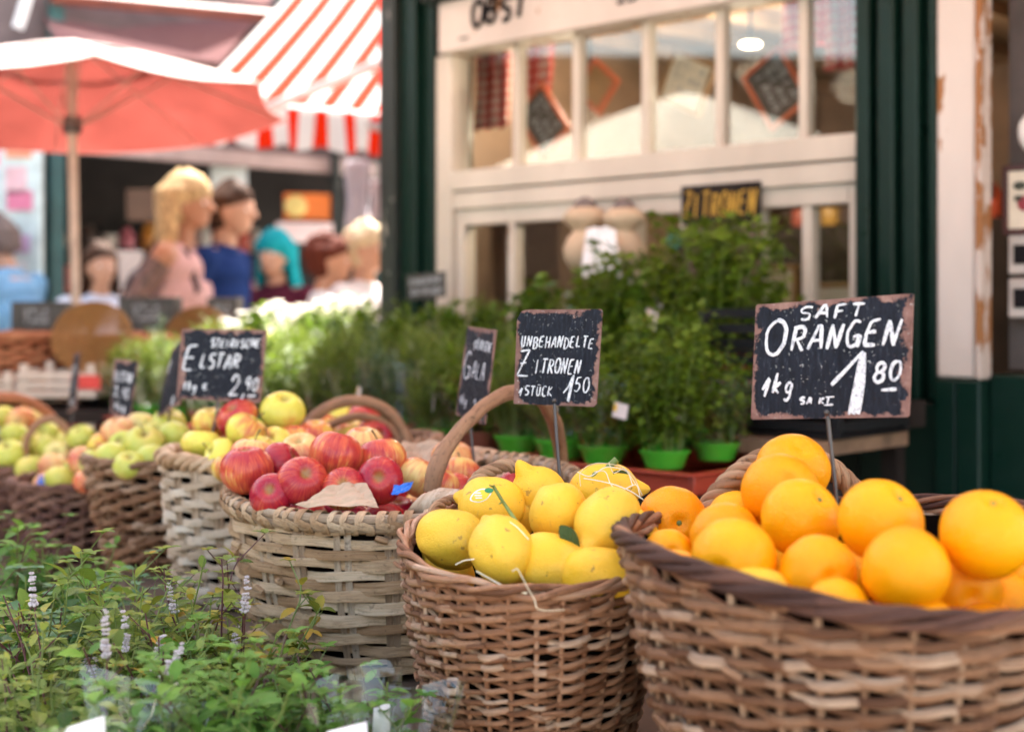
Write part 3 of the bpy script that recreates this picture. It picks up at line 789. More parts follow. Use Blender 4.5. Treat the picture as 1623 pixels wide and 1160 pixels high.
for (px,py,d,r,k,mk,lab,rot,st_) in [
    (448,653,2.62,.0405,'apple','elstar','big yellow apple with a red crown on top of the heap',(28,8,10),False),
    (376,662,2.62,.0385,'flat','elstarred','apple half red half yellow under the price board',(20,-30,20),False),
    (391,686,2.50,.0375,'apple','elstar','yellow apple with a dark stalk dip in front of the half red one',(30,20,60),True),
    (319,704,2.52,.0345,'flat','elstar','squat yellow apple at the left end near the rolled rim',(4,4,90),False),
    (348,722,2.44,.0305,'flat','elstar','low pale yellow apple with its stalk to the side',(20,-60,10),True),
    (432,706,2.50,.0345,'flat','elstar','yellow green apple just left of the red apples',(10,-50,60),True),
    (466,700,2.56,.034,'apple','elstarred','red cheeked apple behind the front basket',(10,0,0),False),
    (333,670,2.66,.033,'apple','elstar','green yellow apple in shade behind the sign stick',(10,0,0),False),
    (410,715,2.42,.030,'apple','elstar','yellow apple low between the two baskets',(10,0,0),False),
    (362,742,2.40,.028,'apple','elstar','yellow apple at the front rim of its basket',(10,0,0),False),
    (500,690,2.62,.033,'apple','elstarred','orange apple at the right end of the thick rimmed basket',(10,0,0),False)]:
    fruit(k,mk,lab,'apple',at(px,py,d),r,rot,G,st_)
fill(eb,'apple',['elstar','elstarred'],.034,'apple in the shaded lower layer of the thick rimmed basket','apple',G,-.05,13,9,.75)
G = 'apples under the double arch handle'
for (px,py,d,r,k,mk,lab,rot,st_) in [
    (520,684,2.98,.038,'apple','elstarred','yellow apple with a red side, left under the arch handle',(20,40,20),False),
    (556,688,2.94,.036,'apple','elstar','green yellow apple in the middle under the arch handle',(20,0,0),False),
    (593,692,2.92,.0385,'apple','galared','bright red apple with a yellow end, right under the arch',(60,60,0),False),
    (575,665,3.05,.037,'apple','galared','pink red apple crowning the heap behind the arch handle',(0,0,0),False),
    (540,664,3.06,.034,'apple','elstar','yellow apple at the back left behind the arch handle',(0,0,0),False)]:
    fruit(k,mk,lab,'apple',at(px,py,d),r,rot,G,st_)
fill(hb,'apple',['elstar','galared'],.034,'apple deep in the basket with the double arch handle','apple',G,-.045,7,19,.7)
G = 'green yellow apples in the tapering basket'
i = 0
for (px,py,d,r,lab,mk) in [
    (228,703,2.86,.0385,'large olive green apple in the middle of the tapering basket','golden'),(243,731,2.80,.036,'green apple at the front right of the tapering basket','golden'),
    (177,728,2.82,.034,'green apple at the left front of the tapering basket','golden'),(186,684,2.98,.034,'peach tinted apple at the upper left of the green heap','goldenblush'),
    (268,672,3.02,.036,'green apple topping the right side of the green heap','golden'),(276,693,2.92,.033,'green apple beside the pale rolled rim','golden'),
    (205,738,2.76,.030,'yellow apple low behind the front rim of the tapering basket','golden'),(195,707,2.94,.032,'yellow green apple behind the large olive one','golden'),
    (222,676,3.05,.033,'small pale apple at the top back of the green heap','goldenblush'),(160,708,2.98,.032,'red cheeked apple at the left end of the green heap','elstarred'),
    (250,690,2.99,.032,'green apple tucked behind the large olive one on the right','golden'),(148,733,2.9,.029,'apple on the left rim of the tapering basket','golden')]:
    i += 1; fruit('apple' if i%3 else 'tall',mk,lab,'apple',at(px,py,d),r,(rng.uniform(-40,50),rng.uniform(-40,40),rng.uniform(0,360)),G,i in (1,3,5))
fill(yb,'apple',['golden','goldenblush'],.032,'apple in the shaded lower layer of the tapering basket','apple',G,-.045,10,29,.7)
G = 'apples in the dark willow basket'
for j,(px,py,d,r,mk,lab) in enumerate([(134,733,3.12,.036,'goldenblush','peach coloured apple at the right of the dark basket'),(96,762,3.10,.035,'golden','yellow green apple low in the dark basket'),(72,768,3.14,.030,'goldenblush','blushed apple at the left of the dark basket'),
    (118,752,3.2,.034,'golden','pale apple in the middle of the dark basket'),(138,762,3.05,.029,'galapale','pink apple at the front rim of the dark basket'),(84,740,3.28,.034,'goldenblush','apple at the back of the dark basket')]):
    fruit('apple',mk,lab,'apple',at(px,py,d),r,(rng.uniform(-40,50),rng.uniform(-40,40),rng.uniform(0,360)),G,j%2==0)
fill(db,'apple',['golden','goldenblush'],.032,'apple in the shaded lower layer of the dark basket','apple',G,-.045,7,39,.7)
G = 'pale green apples at the left edge'
for j,(px,py,d,r,lab) in enumerate([(33,668,3.72,.038,'green apple inside the large arch handle, upper left'),(70,690,3.66,.037,'green apple right of the inner arch handle foot'),(78,712,3.55,.036,'green apple at the right of the left edge basket'),
    (14,720,3.5,.038,'green apple with a dark stalk hollow at the very left edge'),(92,722,3.5,.034,'apple nearest the right rim of the left edge basket'),(48,742,3.46,.035,'green apple low at the front rim of the left edge basket'),
    (24,690,3.66,.036,'green apple under the large arch at the left'),(52,705,3.60,.034,'pale apple between the arch handle feet'),(58,664,3.78,.033,'apple at the back under the large arch'),(8,662,3.8,.034,'apple cut by the left edge of the photo'),
    (108,700,3.58,.033,'apple just right of the inner arch handle'),(128,693,3.5,.033,'yellow apple between the left basket and the green heap'),(88,683,3.7,.032,'small green apple at the back beside the inner arch')]):
    fruit('apple','golden' if j%4 else 'goldenblush',lab,'apple',at(px,py,d),r,(rng.uniform(-60,60),rng.uniform(-60,60),rng.uniform(0,360)),G,j%3==0)
fill(fb,'apple',['golden','goldenblush'],.033,'apple in the shaded lower layer of the left edge basket','apple',G,-.04,13,49,.75)

# twig with the lemons, leaf, raffia, paper, blue plastic ----------------------
o = empty('lemon_twig', at(800,800,1.60), 'dark green twig lying diagonally across the lemons', 'twig')
m = MB(); L0 = Vector(o.location)
P = [at(781,769,1.60)-L0, at(797,795,1.60)-L0, at(815,822,1.555)-L0, at(835,852,1.535)-L0, at(843,862,1.53)-L0]
m.tube(P, [.0022,.002,.0024,.002,.0016], sides=7); m.tube([at(797,795,1.60)-L0, at(792,798,1.58)-L0], [.0014,.0009], sides=6); m.tube([at(833,847,1.535)-L0, at(828,844,1.53)-L0], [.0018,.0014], sides=6)
m.tube([at(783,772,1.6)-L0, at(776,769,1.59)-L0], [.0014,.001], sides=6)
m.build('twig_stem', M['greenstem'], o)
def leafT(L=1, W=.4, n=5, curl=.15, cup=.12, serr=0):
    """leaf blade along +X, 3 columns"""
    V = []; F = []
    for i in range(n+1):
        t = i/n; w_ = W*math.sin(pi*min(1,(t*.96+.02))**.8)*.5*(1+(serr if i%2 else -serr))
        z = -curl*t*t
        V += [(t*L,-w_,z+cup*w_), (t*L,0,z), (t*L,w_,z+cup*w_)]
    for i in range(n):
        a = i*3; F += [(a,a+3,a+4,a+1),(a+1,a+4,a+5,a+2)]
    return np.array(V), F
M['lemonleaf'] = leafmat('lemon_leaf', (.03,.05,.012), (.06,.10,.02), transl=.15)
M['herb'] = leafmat('herb_leaf', (.045,.10,.018), (.15,.27,.05), (.30,.33,.05), .35)
def orient(loc, d, up, s):
    d = np.array(d, float); d /= np.linalg.norm(d); u = np.array(up, float); y = np.cross(u, d); y /= max(np.linalg.norm(y),1e-6); z = np.cross(d, y)
    Mx = np.zeros((3,4)); Mx[:,0] = d*s; Mx[:,1] = y*s; Mx[:,2] = z*s; Mx[:,3] = loc; return Mx
tv, tf = leafT(1,.5,8,.3,.3)
m = MB(); m.insts(tv, tf, np.array([orient((0,0,0), (.6,-.35,-.75), (0,-1,.3), .036)])); o = m.build('lemon_leaf', M['lemonleaf']); o.location = at(888,833,1.535)
tag(o, 'dark curled leaf stuck between the two large lemons', 'leaf')
o = empty('lemon_stalk', at(965,740,1.74), 'green forked stalk with a leaf standing on the back lemon', 'stalk')
m = MB(); L0 = Vector(o.location)
m.tube([at(935,762,1.72)-L0, at(942,752,1.72)-L0, at(962,742,1.73)-L0, at(978,728,1.73)-L0], [.003,.0032,.0036,.0045], sides=8); m.tube([at(968,740,1.73)-L0, at(966,765,1.74)-L0, at(962,785,1.74)-L0], [.003,.0036,.0036], sides=8)
m.build('stalk_stem', M['greenstem'], o)
m = MB(); m.insts(tv, tf, np.array([orient(np.array(at(972,748,1.72)-L0), (.8,.1,-.55), (0,-.8,.6), .04)])); m.build('leaf', M['lemonleaf'], o)
M['raffia'] = simple('raffia', (.78,.68,.50), .5)
def strands(lab, name, lines, r=.0007, loc=None):
    L0 = Vector(loc); m = MB()
    for ln in lines:
        P = np.array([np.array(at(*q)-L0) for q in ln]); t_ = np.linspace(0,1,len(P)); tt = np.linspace(0,1,len(P)*6)
        P = np.stack([np.interp(tt, t_, P[:,i]) for i in range(3)], -1)
        for _ in range(5): P[1:-1] = (P[:-2]+P[2:]+2*P[1:-1])/4
        m.tube(P, r, r*.6, sides=5)
    o = m.build(name, M['raffia']); o.location = loc; return tag(o, lab, 'raffia')
strands('tangle of pale raffia on the green stalk above the lemons', 'raffia_tangle', [
    [(920,770,1.68),(918,750,1.7),(930,738,1.71),(950,733,1.72),(985,738,1.71),(1005,755,1.69),(1018,785,1.66)],
    [(942,748,1.70),(960,745,1.70),(968,770,1.68),(985,778,1.67),(1010,765,1.67),(1015,790,1.66)],
    [(925,758,1.69),(950,762,1.68),(975,768,1.67),(1000,778,1.66),(1020,792,1.65)],
    [(915,748,1.7),(935,757,1.69),(960,738,1.70),(995,745,1.7),(1003,770,1.68)],
    [(965,733,1.71),(972,752,1.69),(990,740,1.70),(1008,768,1.67)]], loc=at(960,760,1.69))
strands('raffia thread hanging over the willow rim below the lemons', 'raffia_thread', [[(812,905,1.455),(820,900,1.445),(828,915,1.432),(838,935,1.43),(848,950,1.43),(850,965,1.428),(868,968,1.428),(895,966,1.43)]], loc=at(850,935,1.43))
strands('raffia thread curving across the lemon with the green scar', 'raffia_thread', [[(782,828,1.57),(800,822,1.55),(820,835,1.52),(838,855,1.51)],[(722,895,1.55),(735,888,1.54),(752,886,1.53)]], loc=at(800,830,1.55))
strands('long straw lying on the rim of the lemon basket', 'raffia_thread', [[(755,905,1.50),(785,922,1.475),(810,935,1.455),(835,940,1.445)]], .0009, loc=at(800,925,1.46))
# kraft paper between the apples and the rim
def crumple(name, lab, c, pts, mat, seed, n=14, amp=.006, cat='paper'):
    """a crumpled sheet spanned by four corners (px,py,d)"""
    g = np.random.default_rng(seed); A,B,C_,D = [np.array(at(*q)) for q in pts]; L0 = np.array(at(*c))
    V = []
    k1, k2, k3 = g.normal(size=(3,3))
    for i in range(n+1):
        for j in range(n+1):
            u, v = i/n, j/n; p = A*(1-u)*(1-v)+B*u*(1-v)+C_*u*v+D*(1-u)*v
            f = abs(math.sin(u*7+v*3+k1[0]))-.5+(abs(math.sin(v*9-u*4+k1[1]))-.5)*.7+g.normal()*.12
            V.append(p-L0+np.array([0,-.6,.8])*amp*f)
    F = [(i*(n+1)+j, (i+1)*(n+1)+j, (i+1)*(n+1)+j+1, i*(n+1)+j+1) for i in range(n) for j in range(n)]
    m = MB(); m.add(V, F); o = m.build(name, mat, smooth=False); o.location = L0
    s = o.modifiers.new('solid','SOLIDIFY'); s.thickness = .0008
    return tag(o, lab, cat)
crumple('kraft_paper', 'torn kraft paper folded over the rim in front of the red apples', (540,790,1.98), [(468,802,1.945),(600,803,1.945),(580,765,1.99),(528,768,1.99)], M['paper'], 3, amp=.004)
crumple('kraft_paper', 'kraft paper lining the back of the red apple basket', (690,720,2.4), [(610,765,2.3),(700,775,2.3),(790,715,2.46),(640,700,2.46)], M['paper'], 4, amp=.012)
crumple('kraft_paper', 'kraft paper inside the basket right of the sign stick', (790,745,2.4), [(735,800,2.25),(880,800,2.25),(860,728,2.45),(750,728,2.45)], M['paper'], 5, amp=.010)
o = crumple('plastic_scrap', 'bright blue plastic scrap poking out beside the branch handle', (637,773,2.0), [(620,786,1.985),(648,778,1.985),(655,764,2.0),(624,770,2.0)], M['blue'], 6, 6, .003, cat='plastic scrap')
o = crumple('plastic_scrap', 'small blue plastic corner behind the rope handle of the lemons', (790,765,2.2), [(783,772,2.2),(800,770,2.2),(796,762,2.21),(787,758,2.21)], M['blue'], 7, 5, .002, cat='plastic scrap')
crumple('plastic_scrap', 'blue plastic corner in the dark basket near the left edge', (64,762,3.1), [(57,772,3.1),(76,768,3.1),(73,752,3.12),(62,754,3.12)], M['blue'], 8, 5, .003, cat='plastic scrap')
# ---------------------------------------------------------------- price boards
def slate_mat():
    m = NT('slate_board'); uv = m.st(); x, y, z = m.sep(uv); o = m.obj()
    # distance to the nearest edge (x,y run 0..1), broken up by noise: rust creeps in from the edge
    ex = m.math('MINIMUM', x, m.math('SUBTRACT', 1.0, x)); ey = m.math('MINIMUM', y, m.math('SUBTRACT', 1.0, y)); e = m.math('MINIMUM', ex, ey)
    oi = m.n('ObjectInfo').outputs['Random']
    off = m.n('VectorMath', operation='ADD'); m.set(off.inputs[0], o); m.set(off.inputs[1], m.comb(m.math('MULTIPLY', oi, 7.0), oi, oi)); o2 = off.outputs[0]
    n1 = m.noise(o2, 34, 6, .7); n2 = m.noise(o2, 12, 5, .65)
    f = m.math('ADD', m.math('MULTIPLY', e, -3.2), m.math('ADD', n1, m.math('MULTIPLY', n2, .9)))
    rust = m.ramp(f, [(.80, 0.0), (.86, 1.0)])
    dust = m.noise(m.comb(m.math('MULTIPLY', x, 30.0), m.math('MULTIPLY', y, 5.0), oi), 1.5, 5, .65)
    slate = m.ramp(dust, [(.3, (.005,.006,.010)), (.6, (.014,.017,.028)), (.88, (.10,.11,.14))])
    rc = m.ramp(n1, [(.3, (.10,.045,.035)), (.55, (.24,.13,.11)), (.8, (.40,.27,.22))])
    col = m.mix(rust, slate, rc)
    fl = m.noise(o2, 230, 3, .6); flm = m.math('MULTIPLY', m.ramp(fl, [(.64,0.0),(.68,1.0)]), m.ramp(n2, [(.42,0.0),(.6,1.0)]))
    col = m.mix(m.math('MULTIPLY', flm, .8), col, (.55,.56,.55))
    m.base(col); m.p(Roughness=m.ramp(n1, [(.3,.42),(.7,.75)])); m.b.inputs['Specular IOR Level'].default_value = .18; m.bump(m.math('ADD', rust, n1), .3, .0012)
    return m.m
M['slate'] = slate_mat()
def chalk_mat():
    m = NT('chalk_paint'); o = m.obj()
    n = m.noise(o, 260, 3, .7)
    m.base(m.ramp(n, [(.32,(.30,.31,.35)),(.5,(.70,.71,.75)),(.7,(.84,.84,.86))])); m.p(Roughness=.8); return m.m
M['chalk'] = chalk_mat()
M['chalkfaint'] = simple('faint_chalk', (.33,.34,.36), .8)
def cur(cx, cy, rx, ry, a0, a1, n=10): return [(cx+rx*math.cos(R(a)), cy+ry*math.sin(R(a))) for a in np.linspace(a0, a1, n)]
FONT = {
 'A': [[(0,0),(.45,1),(.62,1)],[(.62,1),(.85,0)],[(.18,.38),(.78,.38)]],
 'B': [[(.05,0),(.12,1)],[(.0,.95)]+cur(.35,.77,.4,.22,90,-80,7)+[(.12,.53)],[(.12,.53)]+cur(.38,.27,.42,.26,80,-100,8)+[(.0,.02)]],
 'C': [cur(.5,.5,.48,.5,55,300,12)],
 'D': [[(.1,1),(.1,0)],[(-.05,1)]+cur(.25,.5,.62,.5,85,-85,10)+[(.05,0)]],
 'E': [[(.75,1),(.18,.95),(.02,.5),(.0,.05)],[(.08,.52),(.62,.56)],[(0,.05),(.7,.05)]],
 'G': [cur(.48,.5,.46,.5,60,305,12)+[(.85,.42)],[(.45,.42),(.9,.45),(.78,0)]],
 'H': [[(.1,1),(.05,0)],[(.8,1),(.75,0)],[(.05,.5),(.8,.52)]],
 'I': [[(.3,1),(.25,0)]],
 'J': [[(.6,1),(.55,.1),(.1,0)]],
 'K': [[(.1,1),(.05,0)],[(.75,.95),(.1,.45),(.8,0)]],
 'L': [[(.15,1),(.05,.05),(.7,.05)]],
 'N': [[(.0,0),(.15,1)],[(.15,1),(.65,0)],[(.65,0),(.85,1)]],
 'O': [cur(.45,.5,.45,.5,100,460,16)],
 'R': [[(.05,0),(.15,1)],[(.0,.95)]+cur(.42,.74,.4,.25,95,-90,8)+[(.15,.48)],[(.3,.48),(.8,0)]],
 'S': [[(.85,.98)]+cur(.42,.75,.35,.24,70,230,7)+cur(.42,.26,.36,.27,80,-130,8)],
 'T': [[(.0,1),(.85,1)],[(.42,1),(.36,0)]],
 'U': [[(.1,1),(.08,.35),(.25,.03),(.5,0),(.7,.2),(.75,1)]],
 'Z': [[(.05,.95),(.8,1)],[(.8,1),(.0,.05)],[(.0,.05),(.95,.02)],[(.15,.5),(.65,.56)]],
 'F': [[(.75,1),(.15,.97),(.1,0)],[(.12,.52),(.6,.55)]],
 'k': [[(.1,1),(.0,0)],[(.6,.55),(.05,.28),(.6,0)]],
 'g': [cur(.35,.33,.28,.26,60,400,10),[(.62,.55),(.6,-.15),(.35,-.35),(.05,-.25)]],
 '€': [cur(.5,.5,.42,.48,60,300,10),[(.0,.6),(.6,.6)],[(.0,.42),(.55,.42)]],
 '1': [[(.0,.35),(.55,1),(.35,0)]],
 '0': [cur(.4,.5,.38,.5,90,450,14)],
 '2': [[(.05,.7)]+cur(.38,.72,.33,.28,160,-20,8)+[(.45,.35),(.0,.05)],[(.0,.05),(.9,.08)]],
 '5': [[(.8,1),(.25,.97),(.15,.55)],[(.15,.55)]+cur(.38,.3,.38,.3,90,-140,9)],
 '8': [cur(.42,.74,.30,.25,-90,270,12),cur(.42,.25,.36,.26,90,450,12)],
 '9': [cur(.4,.7,.32,.28,0,360,12),[(.72,.72),(.6,0)]],
 ',': [[(.3,.1),(.15,-.2)]], '-': [[(.0,.5),(.8,.52)]], ' ': [], '\'': [[(.3,1),(.2,.8)]],
 'Ü': [[(.1,1),(.08,.35),(.25,.03),(.5,0),(.7,.2),(.75,1)],[(.2,1.2),(.22,1.28)],[(.55,1.2),(.57,1.28)]],
}
def text_strokes(txt, x0, y0, w, h, slant=.12, jig=.03, seed=1, widths=None):
    """strokes in board units; the text fills x0..x0+w, baseline y0, height h"""
    g = np.random.default_rng(seed); n = len(txt); adv = w/n; out = []
    for i, c in enumerate(txt):
        hh = h*(1+g.normal()*.05); yy = y0+g.normal()*jig*h
        for st_ in FONT.get(c, []):
            out.append([(x0+adv*i+(px*.82+g.normal()*.015)*adv+slant*py*hh, yy+(py+g.normal()*.015)*hh) for px, py in st_])
    return out
def board(label, corners, th, texts, stick, faint=False, slate='slate', cut=False, chalk='chalk', name='price_board', group=None):
    """corners TL,TR,BR,BL as (px,py,d); texts: (strokes, line width in metres); stick: list of points (px,py,d)"""
    C = [Vector(at(*c)) for c in corners]; TL, TR, BR, BL = C
    org = (BL+BR)/2
    rx = (TR-TL+BR-BL)/2; ry = (TL-BL+TR-BR)/2; nz = rx.cross(ry).normalized()   # faces the camera side
    if nz.dot(Vector((0,0,CAMZ))-org) < 0: nz = -nz
    def P(u, v, lift=0.0):
        a = BL*(1-u)*(1-v)+BR*u*(1-v)+TR*u*v+TL*(1-u)*v
        return a+nz*lift-org
    e = empty(name, org, label, 'price board', group)
    m = MB(); N = 12
    edge = []
    if cut: outline = [(0,0),(.97,0),(1,.03),(1,.98),(.98,1),(.12,1),(.05,.985),(0,.90)]
    else: outline = [(.012,0),(.988,0),(1,.015),(1,.985),(.988,1),(.012,1),(0,.985),(0,.015)]
    k = len(outline); V = []; ST = []
    for lift in (0, -.0022):
        for u, v in outline: V.append(P(u,v,lift)[:]); ST.append((u,v,.5))
    F = [tuple(range(k)), tuple(reversed(range(k,2*k)))]+[(i, i+k, (i+1)%k+k, (i+1)%k) for i in range(k)]
    # flat orientation check
    m.add(V, F, ST); bo = m.build('board', M[slate], e, smooth=False)
    if texts:
        m = MB()
        for strokes, wd in texts:
            for s_ in strokes:
                if len(s_) < 2: continue
                Q = np.array(s_); L = np.concatenate([[0], np.cumsum(np.linalg.norm(np.diff(Q, axis=0), axis=1))]); nn = max(3, len(Q)*3)
                uu = np.linspace(0, L[-1], nn); X = np.interp(uu, L, Q[:,0]); Y = np.interp(uu, L, Q[:,1])
                pts = np.array([P(min(max(x_,.005),.995), min(max(y_,.005),.995), .0006)[:] for x_, y_ in zip(X, Y)])
                ww = wd*(1+.22*np.sin(np.linspace(0,3,nn)+rng.random()*6)); ww[0] *= .7; ww[-1] *= .7
                m.tube(pts, .0004, ww, sides=6, up=np.array(nz)[None,:].repeat(nn,0))
        m.build('chalk_writing', M[chalk], e)
    if stick:
        m = MB(); P_ = [(Vector(at(*q))-org)[:] for q in stick]; m.tube(P_, .0024, sides=8); m.build('stick', M['iron'], e)
        m = MB(); m.ellipsoid(P(.5,.05,.001)[:], (.0032,.0018,.0032)); m.build('rivet', M['iron'], e)
    return e
T = text_strokes
big1 = [[(.52,.28),(.60,.39),(.71,.55)]]+[[(.705+.004*k,.54),(.675+.011*k,.30),(.638+.014*k,.03+.012*(k%2))] for k in range(5)]
board('rusty edged slate board reading ORANGEN 1,80 above the oranges', [(1198,483,1.60),(1448,465,1.49),(1441,661,1.49),(1190,665,1.60)], 0, [
    (T('SAFT', .29, .845, .44, .105, .15, .05, 2), .0016),
    (T('O', .07, .555, .17, .27, .1, 0, 3), .0024), (T('RANGEN', .245, .585, .70, .205, .12, .04, 4), .0022),
    (T('1kg', .065, .21, .23, .17, .12, .05, 5), .0019), (T('SA', .32, .125, .09, .05, .1, .03, 6), .0013), (T('KI', .445, .125, .09, .05, .1, .03, 7), .0013), ([[(.478,.112),(.535,.115)],[(.487,.178),(.54,.181)]], .0011),
    (big1, .0024), (T('80', .775, .30, .19, .17, .12, .03, 8), .0019), ([[(.83,.225),(.92,.23)]], .0022)],
    [(1312,660,1.545),(1316,700,1.54),(1323,760,1.535),(1328,830,1.53)])
z50 = [[(.60,.13),(.66,.20),(.715,.32)],[(.715,.32),(.67,.04)],[(.70,.30),(.655,.05)]]
board('cut cornered slate board reading UNBEHANDELTE ZITRONEN 1,50 on an iron stick', [(820,491,1.98),(955,490,1.93),(945,645,1.93),(814,640,1.98)], 0, [
    (T('UNBEHANDELTE', .06, .60, .88, .115, .1, .06, 12), .0011),
    (T('Z', .03, .29, .17, .26, .1, 0, 13), .0014), (T('ITRONEN', .24, .33, .56, .15, .12, .04, 14), .0012),
    (T('1STÜCK', .06, .09, .42, .10, .12, .05, 15), .0010), (z50, .0015), (T('50', .72, .15, .21, .15, .12, .03, 16), .0011)],
    [(879,640,1.95),(882,690,1.94),(886,740,1.93),(890,790,1.92)], cut=True)
board('narrow turned board reading STEIRISCHE GALA 2,90 beside the branch handle', [(741,517,2.42),(786,523,2.27),(768,674,2.27),(722,657,2.42)], 0, [
    (T('STEIRISCHE', .32, .76, .62, .10, .15, .05, 22), .0012), (T('G', .08, .42, .30, .30, .1, 0, 23), .0015), (T('ALA', .38, .44, .46, .18, .12, .04, 24), .0014),
    (T('1kg', .10, .13, .26, .10, .12, .05, 25), .0011), (T('2,90', .56, .10, .40, .16, .12, .03, 26), .0012)],
    [(745,662,2.34),(748,700,2.33),(752,740,2.32),(753,770,2.32)], slate='slate')
board('slate board reading STEIRISCHE ELSTAR 2,90 over the yellow red apples', [(288,521,2.66),(423,523,2.62),(413,639,2.62),(279,632,2.66)], 0, [
    (T('STEIRISCHE', .36, .75, .58, .11, .12, .05, 32), .0017), (T('E', .05, .40, .19, .36, .1, 0, 33), .0022), (T('LSTAR', .25, .46, .48, .20, .12, .04, 34), .0020),
    (T('1kg', .07, .13, .18, .13, .12, .05, 35), .0016), (T('€', .30, .15, .09, .09, .1, .03, 36), .0012), (T('2,', .62, .08, .28, .28, .12, .02, 37), .0022), (T('90', .80, .17, .17, .17, .12, .03, 38), .0017), ([[(.84,.09),(.94,.10)]], .0017)],
    [(346,636,2.64),(342,665,2.63),(336,690,2.62),(332,720,2.62)])
scr = lambda s: (T('1kg', .2, .12, .6, .12, .1, .05, s)+T('2,90', .15, .34, .7, .18, .1, .05, s+1)+T('ELSTAR', .1, .62, .8, .16, .1, .05, s+2))
board('narrow scribbled board turned away, between the two handled baskets at the left', [(117,562,3.62),(126,558,3.46),(120,648,3.46),(106,655,3.62)], 0, [(scr(41), .0022)], [(115,652,3.54),(112,690,3.53),(110,715,3.53)])
board('grey scribbled board standing in the green yellow apples', [(181,568,3.16),(218,573,3.06),(206,668,3.06),(174,655,3.16)], 0, [(scr(51), .0022)], [(192,662,3.11),(191,690,3.10),(190,710,3.1)])
board('turned scribbled board half hidden behind the ELSTAR board', [(272,556,3.0),(296,530,2.86),(285,640,2.86),(248,662,3.0)], 0, [(scr(61), .0022)], [(268,650,2.93),(267,680,2.93),(266,700,2.93)])
# ---------------------------------------------------------------- the kiosk
P0 = Vector((.336, 4.0, 0)); KR = Vector((.722,-.692,0)).normalized(); KN = Vector((-.692,-.722,0)).normalized()
KROT = math.atan2(KR.y, KR.x)
def kp(s, t, z): return P0+KR*s+KN*t+Vector((0,0,z))     # s along the wall, t out of the wall
M['kwhite'] = painted('old_white_paint', (.62,.54,.46), (.22,.12,.06), .66, .5)
M['kgreen'] = painted('old_green_paint', (.0035,.019,.013), (.20,.11,.05), .71, .38)
M['kgreen2'] = painted('grey_green_paint', (.03,.036,.033), (.24,.22,.20), .60, .45, 14)
M['chippy'] = painted('chipped_white_paint', (.62,.54,.49), (.33,.15,.06), .60, .55, 12)
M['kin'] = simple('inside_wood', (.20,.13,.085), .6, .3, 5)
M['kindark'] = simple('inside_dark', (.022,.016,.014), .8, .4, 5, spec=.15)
M['glass'] = winglass('window_glass', .09)
kx = empty('market_kiosk', P0, 'green and white painted wooden market kiosk with small paned windows', 'kiosk', rot=(0,0,KROT))
# local frame: x = s along the wall, y = -t (into the kiosk positive), z up
def kbox(m, s0, s1, t0, t1, z0, z1): m.box((s0,-t1,z0),(s1,-t0,z1))
m = MB(); kbox(m,-.995,3.0,-.30,-.26,.02,.62)
kbox(m,-.76,.733,-.05,.0,.02,.985); m.build('lower_wall', M['kgreen'], kx, bevel=.003)
# corner post left: grey flank and fluted dark green post
m = MB(); kbox(m,-1.0,-.925,-.14,.07,.02,2.9); m.build('corner_board', M['kgreen2'], kx, bevel=.004)
m = MB(); kbox(m,-.924,-.865,-.14,.045,.02,2.9); kbox(m,-.862,-.83,-.14,.065,.02,2.9); kbox(m,-.828,-.775,-.14,.035,.02,2.9)
m.build('corner_post', M['kgreen'], kx, bevel=.005)
# window frame
m = MB()
kbox(m,-.772,-.70,-.05,.03,.985,2.0); kbox(m,-.70,.735,-.045,.025,1.512,1.565); kbox(m,-.70,.735,-.05,.032,1.570,1.632)
m.build('window_frame', M['kwhite'], kx, bevel=.004)
m = MB(); kbox(m,-.73,.735,-.05,.06,2.0,2.16); m.build('fascia_board', M['chippy'], kx, bevel=.006)
m = MB(); kbox(m,-.775,3.0,-.05,.10,2.165,2.9); m.build('upper_wall', M['kgreen2'], kx, bevel=.006)
for s in (-.443,-.202,.055,.306,.564):
    m = MB(); kbox(m,s-.013,s+.013,-.03,.008,1.6335,1.999); m.build('muntin', M['kwhite'], kx, bevel=.003)
m = MB()
for a,b in ((-.699,-.457),(-.429,-.216),(-.188,.041),(.069,.292),(.320,.550),(.578,.734)): kbox(m,a,b,-.012,-.009,1.633,1.999)
m.build('upper_panes', M['glass'], kx)
# lower casements
for (a,b,mids) in ((-.698,-.02,(-.463,)),( -.012,.392,(.19,)),(.40,.734,(.575,))):
    m = MB()
    kbox(m,a,a+.035,-.04,.012,1.0,1.511); kbox(m,b-.035,b,-.04,.012,1.0,1.511); kbox(m,a+.036,b-.036,-.04,.012,1.462,1.511); kbox(m,a+.036,b-.036,-.04,.012,1.0,1.05)
    for q in mids: kbox(m,q-.014,q+.014,-.035,.008,1.051,1.461)
    m.build('casement', M['kwhite'], kx, bevel=.003)
    m = MB(); kbox(m,a+.037,b-.037,-.018,-.015,1.052,1.46); m.build('casement_pane', M['glass'], kx)
m = MB(); kbox(m,-.772,.735,-.05,.07,.955,.984); m.build('window_sill', M['kwhite'], kx, bevel=.004)
